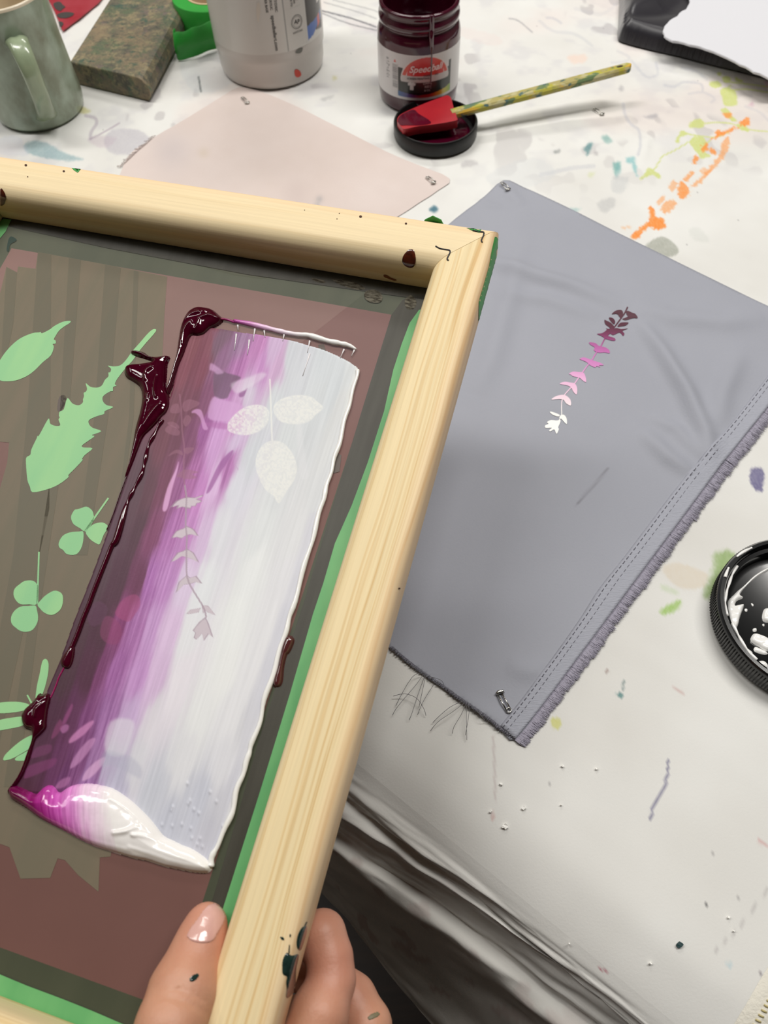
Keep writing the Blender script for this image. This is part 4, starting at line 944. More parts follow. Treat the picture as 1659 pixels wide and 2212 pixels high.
for L_, hmx in blobs:
    P = Gs(cat(zr(L_), 4), .0042)[:, :2]; x0, y0 = P.min(0) - .001; x1, y1 = P.max(0) + .001
    X, Y, Q = grid(x0, x1, y0, y1, .00045); d = sdf(X, Y, P); w = .0014
    h = np.where(d > 0, hmx * np.sqrt(np.clip(1 - (1 - np.clip(d / w, 0, 1)) ** 2, 0, 1)) + .0004 * fbm(X * 600, Y * 600, 3, 2) * np.clip(d / w, 0, 1), d * 1.2)
    Q, X, Y, h = cull((d > -.0010)[Q].all(1), Q, X, Y, h); VV.append(np.stack([X, Y, .0038 + h], -1)); FF.append(Q)
o_ = 0; QQ = []
for v, q in zip(VV, FF): QQ.append(q + o_); o_ += len(v)
mesh('white_ink_splashes', np.concatenate(VV), None, wink, BL, quads=np.concatenate(QQ))
# thin white smears on the inner rim
rs = []
for a0, a1, r0, z in ((2.3, 3.1, KR - .005, .0118), (2.0, 2.25, KR - .0018, .0152), (3.2, 3.75, KR - .0062, .0112), (2.45, 2.6, KR - .0016, .0152), (3.9, 4.2, KR - .006, .0113)):
    A_ = np.linspace(a0, a1, 30); rs.append(tube([(KC[0] + (r0 + .0004 * math.sin(9 * q)) * math.cos(q), KC[1] + (r0 + .0004 * math.sin(9 * q)) * math.sin(q), z) for q in A_], .0005 + .0004 * np.abs(np.sin(A_ * 14)), 8))
V, Fc = join(rs); mesh('rim_ink_smears', V, Fc, wink, BL)

# ================================================================== DARK FOLDED SATIN + WHITE PAPER (top right)
dk_px = [(1342, -60), (1338, 0), (1336, 50), (1334, 82), (1345, 93), (1400, 108), (1460, 122), (1530, 140), (1600, 157), (1659, 172), (1800, 205), (1900, 60), (1700, -120), (1500, -140)]
P = Gs(dk_px)[:, :2]; Pc = cat(P, 3)
X, Y, Q, d = sheet(cat(dk_px, 3), .0016, None)
h = .0165 * np.sqrt(np.clip(1 - (1 - np.clip(d / .012, 0, 1)) ** 2, 0, 1)) + .006 * np.clip(d / .008, 0, 1) * np.exp(-((ldist(X, Y, Gs([(1335, 85), (1400, 40), (1440, 0), (1480, -60)])[:, :2])[0]) / .016) ** 2) - .005 * np.exp(-((ldist(X, Y, Gs([(1360, 75), (1430, 60), (1470, 20)])[:, :2])[0]) / .012) ** 2) * (d > .004) + .001 * fbm(X * 30, Y * 30, 3, 2)
DS = mesh('folded_satin', np.stack([X, Y, h + .0002], -1), None, mat('black_satin', (40, 38, 44), .34, spec=.6), None, quads=Q, loc=G(1500, 60))
b = DS.data.materials[0].node_tree.nodes['Principled BSDF']; b.inputs['Sheen Weight'].default_value = .6; b.inputs['Sheen Roughness'].default_value = .35
tag(DS, 'folded black satin cloth at the top right corner of the table', 'fabric')
wp = [(1500, -60), (1490, 5), (1468, 28), (1440, 50), (1433, 68), (1445, 84), (1490, 95), (1540, 110), (1600, 138), (1640, 158), (1700, 172), (1850, 130), (1750, -90)]
P = Gs(cat(wp, 4), .020); n = np.array([(.0006 * math.sin(i * 2.3), .0006 * math.cos(i * 1.7), 0) for i in range(len(P))]); P = P + n
V, Fc = slab(P, (0, 0, -.0022)); WP = mesh('deckled_paper', V, Fc, mat('white_rag_paper', (214, 214, 219), .9, bump=(60, .4, (1, 1, 1))), None, smooth=False, loc=G(1550, 60, .02))
tag(WP, 'thick white deckle-edged paper lying on the folded black satin', 'paper'); bevel(WP, .0008, 2)


# ================================================================== SCREEN FRAME
FRc = F([(0, 0, 0)])[0]
SF = empty('screen_printing_frame', F([(-W_ / 2, H_, T_)])[0], 'pine screen printing frame with taped mesh and green leaf stencils, held over the table', 'screen frame')
def wood(name, light, dark, pink, sc, amt, dist):
    m = bpy.data.materials.new(name); nt, N, L, b = nodes(m); b.inputs['Roughness'].default_value = .5; b.inputs['Specular IOR Level'].default_value = .35
    at = N.new('ShaderNodeAttribute'); at.attribute_name = 'lc'
    mp0 = N.new('ShaderNodeMapping'); mp0.inputs['Scale'].default_value = (5, 40, 40); L.new(at.outputs['Vector'], mp0.inputs[0])
    n0 = N.new('ShaderNodeTexNoise'); n0.inputs['Scale'].default_value = 1.2; n0.inputs['Detail'].default_value = 2; L.new(mp0.outputs[0], n0.inputs[0])
    sub = N.new('ShaderNodeVectorMath'); sub.operation = 'MULTIPLY_ADD'; sub.inputs[1].default_value = (0, dist, dist); L.new(n0.outputs['Color'], sub.inputs[0]); L.new(at.outputs['Vector'], sub.inputs[2])
    mp = N.new('ShaderNodeMapping'); mp.inputs['Scale'].default_value = (.35, sc, sc * .45); L.new(sub.outputs[0], mp.inputs[0])
    w = N.new('ShaderNodeTexNoise'); w.inputs['Scale'].default_value = 1; w.inputs['Detail'].default_value = 2.2; w.inputs['Roughness'].default_value = .55; L.new(mp.outputs[0], w.inputs[0])
    rp = N.new('ShaderNodeValToRGB'); e = rp.color_ramp.elements; e[0].position = .36; e[0].color = rgba(light); e[1].position = .68; e[1].color = rgba(dark)
    x = rp.color_ramp.elements.new(.50); x.color = rgba(light); x2 = rp.color_ramp.elements.new(.60); x2.color = rgba(tuple(np.array(light) * (1 - amt) + np.array(dark) * amt)); L.new(w.outputs['Fac'], rp.inputs[0])
    mp2 = N.new('ShaderNodeMapping'); mp2.inputs['Scale'].default_value = (12, 900, 900); L.new(at.outputs['Vector'], mp2.inputs[0])
    n2 = N.new('ShaderNodeTexNoise'); n2.inputs['Scale'].default_value = 1; n2.inputs['Detail'].default_value = 3; L.new(mp2.outputs[0], n2.inputs[0])
    mx = N.new('ShaderNodeMix'); mx.data_type = 'RGBA'; mx.blend_type = 'MULTIPLY'; mx.inputs['Factor'].default_value = .22; L.new(rp.outputs[0], mx.inputs['A']); L.new(n2.outputs['Fac'], mx.inputs['B'])
    g = N.new('ShaderNodeMix'); g.data_type = 'RGBA'; g.inputs['B'].default_value = rgba(pink); sx = N.new('ShaderNodeSeparateXYZ'); L.new(at.outputs['Vector'], sx.inputs[0])
    mr = N.new('ShaderNodeMapRange'); mr.inputs['From Min'].default_value = .007; mr.inputs['From Max'].default_value = .0; mr.inputs['To Max'].default_value = .6; L.new(sx.outputs['Y'], mr.inputs['Value'])
    L.new(mr.outputs[0], g.inputs['Factor']); L.new(mx.outputs['Result'], g.inputs['A']); L.new(g.outputs['Result'], b.inputs['Base Color'])
    bp = N.new('ShaderNodeBump'); bp.inputs['Strength'].default_value = .12; bp.inputs['Distance'].default_value = .0006; L.new(n2.outputs['Fac'], bp.inputs['Height']); L.new(bp.outputs[0], b.inputs['Normal'])
    return m
pine_r = wood('pine_striped', (250, 228, 180), (226, 188, 128), (242, 204, 166), 430, .5, .009)
pine_t = wood('pine_pale', (250, 228, 184), (236, 206, 154), (242, 206, 168), 200, .4, .008)
def bar(name, fn, a0, a1, m, seed):
    rt, rb, ri = .0046, .0026, .0075; pr = []
    def arc(cx, cz, r, t0, t1, n=7): return [(cx + r * math.cos(t), cz + r * math.sin(t)) for t in np.linspace(t0, t1, n)]
    # (c, z): c 0 outer -> B inner; z 0 top -> T bottom
    pr += arc(rt, rt, rt, math.pi, 1.5 * math.pi) + arc(B_ - ri, ri, ri, 1.5 * math.pi, 2 * math.pi, 10) + arc(B_ - rb, T_ - rb, rb, 0, .5 * math.pi, 5) + arc(rb, T_ - rb, rb, .5 * math.pi, math.pi, 5)
    n_ = len(pr); NS = 40; V = []; LCc = []
    for k in range(NS + 1):
        for c, z in pr:
            s = a0(c) + (a1(c) - a0(c)) * k / NS; V.append(fn(s, c, z)); LCc.append((s + seed, c, z + seed))
    Fc = [(k * n_ + i, k * n_ + (i + 1) % n_, (k + 1) * n_ + (i + 1) % n_, (k + 1) * n_ + i) for k in range(NS) for i in range(n_)] + [tuple(range(n_))[::-1], tuple(NS * n_ + i for i in range(n_))]
    o = fixn(mesh(name, F(V), Fc, m, SF, lc=LCc)); edgesplit(o, 40); return o
g_ = .00012
bar_t = bar('frame_bar', lambda s, c, z: (-s, c, z), lambda c: c + g_, lambda c: W_ - c - g_, pine_t, 1.3)
bar_r = bar('frame_bar', lambda s, c, z: (-c, s, z), lambda c: c + g_, lambda c: H_ - c - g_, pine_r, 5.1)
bar_l = bar('frame_bar', lambda s, c, z: (-W_ + c, s, z), lambda c: c + g_, lambda c: H_ - c - g_, pine_r, 9.7)
bar_b = bar('frame_bar', lambda s, c, z: (-s, H_ - c, z), lambda c: c + g_, lambda c: W_ - c - g_, pine_r, 3.9)

# mesh with its stencil layers (one mesh, coloured patches)
X0, X1, Y0, Y1 = -W_ + B_ - .004, -B_ + .004, B_ - .004, H_ - B_ + .004
pl, pr_, pt_, pb = .0345 * SC, .0357 * SC, .0379 * SC, .0338 * SC
def flat(xy, k):
    xy = np.asarray(xy); xy = np.stack([np.clip(xy[:, 0], X0, X1), np.clip(xy[:, 1], Y0, Y1)], 1)
    z = T_ - .0004 - k * .00007
    V = F(np.column_stack([xy, np.full(len(xy), z)]))
    return V, [tuple(t) for t in tessellate_polygon([[Vector((p[0], p[1], 0)) for p in xy]])]
def pxp(L_, k, smooth=0):
    L_ = cat(L_, smooth) if smooth else np.array(L_, float); return flat(S2(L_), k)
def film(name, col, col2, rough, sc=(60, 4, 4), amt=.5, see=0.):
    m = bpy.data.materials.new(name); nt, N, L, b = nodes(m); b.inputs['Roughness'].default_value = rough; b.inputs['Alpha'].default_value = 1 - see
    at = N.new('ShaderNodeAttribute'); at.attribute_name = 'lc'; mp = N.new('ShaderNodeMapping'); mp.inputs['Scale'].default_value = sc; L.new(at.outputs['Vector'], mp.inputs[0])
    n = N.new('ShaderNodeTexNoise'); n.inputs['Scale'].default_value = 1; n.inputs['Detail'].default_value = 3; L.new(mp.outputs[0], n.inputs[0])
    rp = N.new('ShaderNodeValToRGB'); rp.color_ramp.elements[0].position = .38; rp.color_ramp.elements[1].position = .62; L.new(n.outputs['Fac'], rp.inputs[0])
    mm = N.new('ShaderNodeMath'); mm.operation = 'MULTIPLY'; mm.inputs[1].default_value = amt; L.new(rp.outputs[0], mm.inputs[0])
    mx = N.new('ShaderNodeMix'); mx.data_type = 'RGBA'; mx.inputs['A'].default_value = rgba(col); mx.inputs['B'].default_value = rgba(col2); L.new(mm.outputs[0], mx.inputs['Factor']); L.new(mx.outputs['Result'], b.inputs['Base Color'])
    # fine weave of the screen
    mp2 = N.new('ShaderNodeMapping'); mp2.inputs['Scale'].default_value = (2200, 2200, 1); L.new(at.outputs['Vector'], mp2.inputs[0]); n2 = N.new('ShaderNodeTexNoise'); n2.inputs['Scale'].default_value = 1; L.new(mp2.outputs[0], n2.inputs[0])
    bp = N.new('ShaderNodeBump'); bp.inputs['Strength'].default_value = .06; bp.inputs['Distance'].default_value = .0003; L.new(n2.outputs['Fac'], bp.inputs['Height']); L.new(bp.outputs[0], b.inputs['Normal'])
    if see:
        tb_ = N.new('ShaderNodeBsdfTranslucent'); L.new(mx.outputs['Result'], tb_.inputs['Color']); ms = N.new('ShaderNodeMixShader'); ms.inputs[0].default_value = .38
        out = N['Material Output']; L.new(b.outputs[0], ms.inputs[1]); L.new(tb_.outputs[0], ms.inputs[2]); L.new(ms.outputs[0], out.inputs['Surface'])
    return m
mA = film('screen_border_film', (84, 89, 70), (98, 101, 80), .45, see=.05)
mB = film('screen_emulsion', (140, 98, 90), (146, 103, 95), .5, (30, 30, 1), .5, see=.12)
mC = film('screen_backing_tape', (140, 132, 110), (148, 135, 113), .5, (110, 1.2, 1), .8, see=.06)
mD = film('open_stencil_green', (138, 196, 140), (152, 204, 142), .55, (60, 8, 1), .8)
mE = film('green_masking_tape', (88, 160, 98), (116, 182, 116), .5, (60, 20, 1), .7)
mF = film('tape_gap_and_bar_shade', (50, 47, 36), (62, 60, 50), .5, (200, 20, 1), .7)
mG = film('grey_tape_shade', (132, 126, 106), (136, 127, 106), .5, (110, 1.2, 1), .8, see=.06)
mH = film('emulsion_fleck', (84, 72, 64), (90, 76, 70), .5)
mI = film('dried_glaze', (112, 108, 96), (60, 56, 48), .15, (300, 900, 1), 1.)
mJ = film('dark_teal_print', (24, 52, 44), (30, 60, 50), .4)
layers = []
ea, eb_, ec, ed_ = -W_ + pl, -pr_, pt_, H_ - pb
for q_ in ([(X0, Y0), (X1, Y0), (X1, ec), (X0, ec)], [(X0, ec), (ea, ec), (ea, ed_), (X0, ed_)], [(eb_, ec), (X1, ec), (X1, ed_), (eb_, ed_)], [(X0, ed_), (X1, ed_), (X1, Y1), (X0, Y1)]): layers.append((flat(q_, 0), 0))
layers.append((flat([(ea, ec), (eb_, ec), (eb_, ed_), (ea, ed_)], 0), 1))
# long backing tape region with ragged foot
tape_px = [(15, 578), (38, 590), (40, 577), (78, 582), (83, 546), (220, 571), (362, 599), (356, 680), (352, 760), (336, 1000), (328, 1130), (310, 1330), (300, 1500), (270, 1700), (240, 1850), (217, 1852), (214, 1926), (170, 1890), (142, 1858), (126, 1854), (110, 1896), (46, 1898), (22, 1830), (0, 1822),
           (-300, 1820), (-300, 1300), (-40, 1200), (0, 1060), (17, 1000), (21, 957), (-60, 950), (-60, 900), (-40, 800), (0, 640)]
layers.append((pxp(tape_px, 2), 2))
for L_ in ([(83, 546), (112, 551), (108, 1100), (-20, 1700), (-60, 1700), (30, 1200), (60, 900)], [(150, 558), (176, 563), (150, 900), (90, 1300), (40, 1700), (10, 1700), (70, 1300), (130, 900)],
           [(228, 573), (262, 580), (235, 900), (190, 1200), (165, 1200), (205, 900)], [(290, 586), (300, 588), (290, 900), (262, 1100), (256, 1100), (280, 900)], [(15, 578), (38, 590), (30, 700), (10, 800), (5, 760)]):
    layers.append((pxp(L_, 3), 6))
# emulsion marks on the pink area
for L_ in ([(688, 746), (700, 745), (705, 760), (715, 800), (695, 800), (690, 770)], [(731, 980), (738, 985), (734, 1020), (712, 1026), (716, 1000)]):
    layers.append((pxp(L_, 3), 7))
# bright stencils
def z8(L_): return [(x / 3.95, 640 + y / 3.95) for x, y in L_]
def z9(L_): return [(x / 3.6875, 1150 + y / 3.6875) for x, y in L_]
sten = [z8([(0, 560), (40, 500), (100, 430), (180, 365), (280, 322), (340, 315), (352, 310), (365, 322), (430, 290), (470, 260), (540, 225), (605, 217), (600, 235), (560, 260), (510, 300), (480, 345), (465, 375), (480, 385), (480, 410), (455, 415), (465, 440), (440, 510), (370, 570), (300, 640), (230, 690), (140, 725), (60, 732), (10, 725), (-40, 690), (-50, 610)]),
        z8([(1315, 287), (1335, 305), (1250, 405), (1180, 490), (1140, 550), (1085, 610), (1040, 665), (1000, 720), (985, 757), (1000, 768), (970, 782), (968, 815), (945, 818), (900, 845), (880, 870), (885, 905), (915, 935), (972, 952), (900, 985), (893, 1010), (830, 1030), (775, 1055), (760, 1075), (770, 1105), (800, 1130), (870, 1157), (790, 1190), (812, 1200), (750, 1245), (705, 1280), (720, 1296), (795, 1303), (730, 1360), (705, 1395), (710, 1405), (640, 1480), (590, 1530), (587, 1552), (500, 1615), (400, 1655), (285, 1677), (262, 1630), (240, 1570), (228, 1430), (232, 1380), (265, 1358), (275, 1310), (320, 1215), (325, 1195), (340, 1192), (415, 1055), (430, 1070), (437, 1095), (480, 1112), (520, 1106), (505, 1060), (515, 1040), (508, 1025), (515, 990), (550, 970), (580, 875), (620, 918), (660, 935), (690, 932), (713, 910), (713, 885), (722, 860), (720, 830), (738, 820), (748, 795), (737, 748), (775, 778), (820, 786), (855, 780), (880, 760), (900, 720), (930, 690), (930, 658), (945, 655), (952, 625), (925, 598), (970, 605), (1030, 596), (1080, 550), (1130, 480), (1200, 400), (1270, 320)]),
        z8([(722, 2008), (690, 1985), (640, 1955), (618, 1920), (613, 1880), (640, 1830), (665, 1822), (700, 1812), (745, 1800), (790, 1830), (805, 1870), (806, 1910), (790, 1945), (760, 1985)]), z8([(716, 2014), (680, 2012), (600, 2020), (540, 2050), (507, 2110), (515, 2150), (545, 2170), (570, 2200), (620, 2212), (665, 2200), (700, 2150), (717, 2080)]), z8([(738, 2018), (770, 1975), (815, 1945), (880, 1935), (922, 1960), (922, 1990), (890, 2040), (860, 2115), (835, 2117), (790, 2090), (760, 2060)]),
        z9([(300, 572), (240, 576), (170, 575), (130, 540), (114, 495), (125, 450), (165, 415), (200, 392), (250, 386), (285, 398), (305, 425), (312, 440)]), z9([(305, 578), (330, 545), (370, 505), (430, 470), (475, 475), (505, 505), (505, 570), (485, 620), (440, 655), (400, 660), (355, 640), (325, 610)]), z9([(288, 588), (300, 620), (310, 680), (300, 730), (265, 780), (210, 796), (165, 785), (135, 765), (100, 730), (95, 680), (120, 630), (170, 595), (230, 590)]),
        z9([(370, 1010), (388, 1030), (394, 1070), (385, 1150), (360, 1250), (330, 1320), (300, 1365), (288, 1345), (300, 1230), (320, 1140), (338, 1050), (350, 1020)]), z9([(-150, 1380), (-10, 1360), (70, 1352), (170, 1354), (240, 1375), (225, 1405), (180, 1425), (80, 1440), (-20, 1442), (-150, 1430)]), z9([(-150, 1560), (-10, 1500), (100, 1478), (190, 1470), (200, 1500), (190, 1540), (60, 1570), (-10, 1580), (-150, 1590)]),
        z9([(272, 1618), (200, 1645), (130, 1695), (60, 1760), (38, 1790), (34, 1815), (60, 1815), (110, 1800), (180, 1762), (230, 1732), (270, 1700)]), z9([(240, 1740), (190, 1762), (140, 1790), (126, 1812), (150, 1820), (225, 1812)])]
for L_ in sten: layers.append((pxp(L_, 4, 3), 3))
for L_ in ([(234, 1076), (237, 1078), (187, 1150), (183, 1148)], [(84, 1193), (87.5, 1193), (84, 1305), (80.5, 1305)], [(59, 1502), (62, 1501), (74, 1522), (70, 1524)]): layers.append((pxp(L_, 4), 3))
layers.append((pxp([(125, 880), (130, 858), (142, 856), (144, 868), (134, 888), (127, 890)], 3, 3), 7))
# border tape strips, dark tape gap, and shade painted under the top bar
def XY(L_): return np.array(L_)
ix0, ix1, iy0, iy1 = -W_ + B_, -B_, B_, H_ - B_
layers.append((pxp([(893, 640), (940, 640), (915, 700), (860, 850), (760, 1140), (640, 1500), (500, 1940), (420, 2240), (372, 2250), (440, 2010), (512, 1770), (560, 1600), (592, 1500), (658, 1300), (733, 1050), (800, 830), (846, 682), (870, 650)], 5), 5))
layers.append((pxp([(905, 672), (945, 660), (880, 850), (790, 1130), (700, 1400), (560, 1850), (480, 2100), (450, 2130), (465, 2020), (486, 1952), (560, 1719), (627, 1500), (677, 1327), (699, 1261), (724, 1175), (760, 1094), (795, 1000), (830, 890), (850, 800), (868, 745), (885, 700)], 6, 0), 4))
layers.append((flat([(X0, Y0), (X1, Y0), (X1, iy0 + .006), (-.12, iy0 + .009), (-.2, iy0 + .0075), (X0, iy0 + .004)], 5), 5))  # dark strip paints the top bar's contact shade onto the mesh
layers.append((pxp([(0, 2103), (60, 2128), (140, 2158), (200, 2182), (270, 2212), (380, 2270), (200, 2300), (-100, 2180), (-200, 2060), (-200, 2030)], 6), 4))
layers.append((pxp([(9, 474), (26, 477), (14, 502), (0, 519), (-60, 600), (-100, 700), (-160, 700), (-60, 540), (-20, 500)], 6), 4))
# dried shiny patches near the corner
for L_ in ([(720, 605), (760, 610), (790, 625), (770, 628), (730, 615)], [(790, 632), (810, 628), (826, 640), (822, 655), (800, 655), (788, 645)], [(875, 650), (888, 640), (900, 655), (893, 670), (878, 668)], [(675, 603), (700, 608), (702, 614), (680, 610)]): layers.append((pxp(L_, 6, 3), 8))
layers.append((pxp([(20, 520), (26, 513), (37, 519), (34, 524), (24, 530), (20, 545), (16, 541)], 6, 3), 9))
V = []; Fc = []; mi = []; o_ = 0
for (v, f), m_ in layers:
    V.append(v); Fc += [tuple(i + o_ for i in q) for q in f]; mi += [m_] * len(f); o_ += len(v)
V = np.concatenate(V); loc_ = (V - SO) @ SA
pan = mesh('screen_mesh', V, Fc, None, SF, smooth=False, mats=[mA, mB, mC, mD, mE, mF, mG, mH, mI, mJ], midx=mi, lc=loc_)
# green tape remnants and fasteners on the wood
gtm = mat('green_painters_tape', (62, 160, 72), .55, noise=(50, .4, (1, 1, 1), (48, 136, 60)), bump=(200, .3, (1, 1, 1)))
def zpoly(px, Z, dz): xy = S2(px, Z); V, Fc = slab(F(np.column_stack([xy, np.full(len(xy), Z)])), SA[:, 2] * dz); return V, Fc
bvs = []
for ob in (bar_t, bar_r, bar_l, bar_b):
    w0 = wloc(ob); bvs.append(BVHTree.FromPolygons([tuple(np.array(v.co) + w0) for v in ob.data.vertices], [tuple(p.vertices) for p in ob.data.polygons]))
def onwood(px):
    out = []
    for r in rays(px):
        best = None
        for bv in bvs:
            h = bv.ray_cast(Vector(CAM), Vector(r).normalized())
            if h[0] is not None and (best is None or h[3] < best[3]): best = h
        out.append(None if best is None else np.array(best[0]) + np.array(best[1]) * (1 if np.array(best[1]) @ r < 0 else -1) * .00016)
    good = [k for k, q in enumerate(out) if q is not None]; px = np.asarray(px)
    return np.array([q if q is not None else out[min(good, key=lambda k: ((px[k] - px[i]) ** 2).sum())] for i, q in enumerate(out)])
def wood_patch(name, poly, off, m, s=3., ks=4, dome=0.):
    P_ = cat(poly, ks) if ks else np.array(poly, float)
    X, Y, Q = grid(P_[:, 0].min(), P_[:, 0].max(), P_[:, 1].min(), P_[:, 1].max(), s); d = sdf(X, Y, P_); Q, X, Y, d = cull((d[Q].mean(1) > 0), Q, X, Y, d)
    e_ = np.sort(np.concatenate([Q[:, [0, 1]], Q[:, [1, 2]], Q[:, [2, 3]], Q[:, [3, 0]]]), 1); u_, cn = np.unique(e_, axis=0, return_counts=True); bv_ = np.unique(u_[cn == 1].ravel())
    for i in bv_:
        best = 1e9
        for k in range(len(P_)):
            a = P_[k]; b = P_[(k + 1) % len(P_)]; e = b - a; t = min(1, max(0, ((X[i] - a[0]) * e[0] + (Y[i] - a[1]) * e[1]) / (e @ e + 1e-12))); qq = a + t * e; dd = (qq[0] - X[i]) ** 2 + (qq[1] - Y[i]) ** 2
            if dd < best: best = dd; nq = qq
        X[i], Y[i] = nq
    W = onwood(np.stack([X, Y], 1)); Wd = CAM - W; Wd /= np.linalg.norm(Wd, axis=1)[:, None]
    d = np.abs(sdf(X, Y, P_)); e = off + dome * np.sqrt(np.clip(d / 8, 0, 1)); e[d < .6] *= .3
    return mesh(name, W + Wd * e[:, None], None, m, SF, quads=Q)
wood_patch('tape_scrap', [(106, 343), (145, 346), (188, 352), (178, 362), (168, 373), (160, 368), (148, 357), (128, 351)], .0004, gtm, ks=0)
wood_patch('tape_scrap', [(1001, 478), (1044, 484), (1042, 490), (1038, 500), (1036, 503), (1020, 498), (1008, 493), (1004, 487)], .0004, gtm, ks=0)
wood_patch('side_tape', [(1069, 509), (1074, 514), (1078, 522), (1078, 535), (1076, 560), (1070, 590), (1062, 630), (1052, 665), (1036, 706), (1033, 700), (1034, 650), (1046, 610), (1056, 575), (1062, 540)], .0003, gtm, ks=0)
q = np.array([(-.04, -.0004, T_ * .55), (-.036, -.0004, .002), (-.032, -.0004, -.0012), (-.028, -.0004, .0005), (-.024, -.0004, T_ * .5)]); V, Fc = slab(F(q), SA[:, 1] * .0004); mesh('tape_scrap', V, Fc, gtm, SF, smooth=False)
stm = mat('black_staple', (22, 16, 26), .45)
for L_ in ([(941, 532), (950, 537), (960, 539), (971, 541), (972, 546), (968, 554), (966, 560), (969, 563)], [(1021, 498), (1036, 501), (1045, 502), (1044, 510), (1040, 519), (1042, 524)]):
    xy = S2(cat(L_, 3, False), 0); V, Fc = tube(F(np.column_stack([xy, np.full(len(xy), -.0001)])), .00035, 6); mesh('corner_staple', V, Fc, stm, SF)
# knots and nail holes in the top bar
kn = mat('resin_knot', (86, 34, 18), .2, noise=(300, .8, (1, 1, 1), (30, 12, 8)), coat=.5)
wood_patch('knot', [(876, 546), (884, 539), (893, 540), (897, 550), (898, 565), (893, 577), (880, 577), (870, 568), (870, 556)], .0002, kn, 2.)
wood_patch('knot', [(1, 408), (8, 412), (13, 425), (10, 440), (4, 444), (1, 443)], .0002, kn, 2., 2)
wood_patch('wood_mark', [(829, 593), (836, 594), (846, 600), (858, 604), (852, 606), (840, 602), (830, 598)], .0002, mat('bark_pocket', (130, 76, 36), .5), 1.5)
hole = mat('nail_hole', (70, 40, 24), .8)
for x, y, r in ((779, 468, 3.2), (877, 483, 2.6), (56, 357, 3), (138, 370, 2.6), (60, 382, 1.4), (733, 461, 1.2), (728, 473, 1.2), (862, 1271, 2.5), (658, 454, 1)):
    wood_patch('nail_hole', [(x + r * math.cos(a), y + r * .8 * math.sin(a)) for a in np.linspace(0, 2 * math.pi, 10, endpoint=False)], .0001, hole, max(.7, r * .5), 0)
# green-black ink on the right bar
gb = mat('dried_dark_green_ink', (34, 56, 50), .12, noise=(500, .6, (1, 1, 1), (20, 32, 32)), coat=.6)
def z3(L_): return [(400 + x / 3.318, 1880 + y / 3.318) for x, y in L_]
for L_ in (z3([(868, 398), (872, 430), (860, 480), (840, 540), (825, 572), (805, 560), (797, 530), (800, 490), (815, 440), (840, 405)]), z3([(800, 600), (812, 605), (808, 640), (795, 700), (790, 760), (790, 850), (760, 890), (735, 912), (722, 900), (727, 850), (722, 800), (728, 760), (700, 745), (695, 700), (700, 640), (725, 590), (745, 600), (765, 610)])):
    wood_patch('ink_stain', L_, .0002, gb, 2.5, 3, .0004)
for L_ in (z3([(682, 475), (705, 480), (710, 500), (690, 495)]), z3([(745, 525), (750, 528), (748, 590), (738, 600)]), z3([(750, 455), (758, 460), (755, 480), (748, 475)]), z3([(868, 365), (873, 370), (860, 398), (852, 395)])):
    wood_patch('ink_stain', L_, .0001, gb, 1.5, 2)

# ================================================================== INK ON THE SCREEN
IK = empty('ink_pull', F([(S2([(300, 1500)])[0][0], S2([(300, 1500)])[0][1], T_ - .001)])[0], 'wet ink pulled across the screen mesh, blending from maroon through purple to white', 'ink')
ZT = T_ - .0010                # ink sits on the stencil layers
film_px = [(462, 712), (520, 722), (570, 728), (622, 737), (660, 748), (700, 760), (740, 778), (762, 791), (773, 803), (768, 829), (757, 868), (746, 910), (733, 961), (722, 1000), (712, 1035), (703, 1068), (694, 1100), (678, 1160), (660, 1222), (638, 1300), (626, 1342), (613, 1383), (597, 1440), (577, 1500), (564, 1555), (547, 1606), (538, 1630), (532, 1660), (518, 1692), (508, 1735), (496, 1775), (474, 1820), (462, 1850), (456, 1870),
           (430, 1850), (350, 1800), (280, 1740), (200, 1715), (110, 1715), (40, 1705), (55, 1670), (72, 1625), (80, 1580), (104, 1500), (135, 1425), (165, 1340), (200, 1250), (222, 1190), (250, 1110), (275, 1040), (292, 985), (315, 940), (340, 900), (370, 860), (385, 800), (398, 740), (420, 715), (445, 712)]
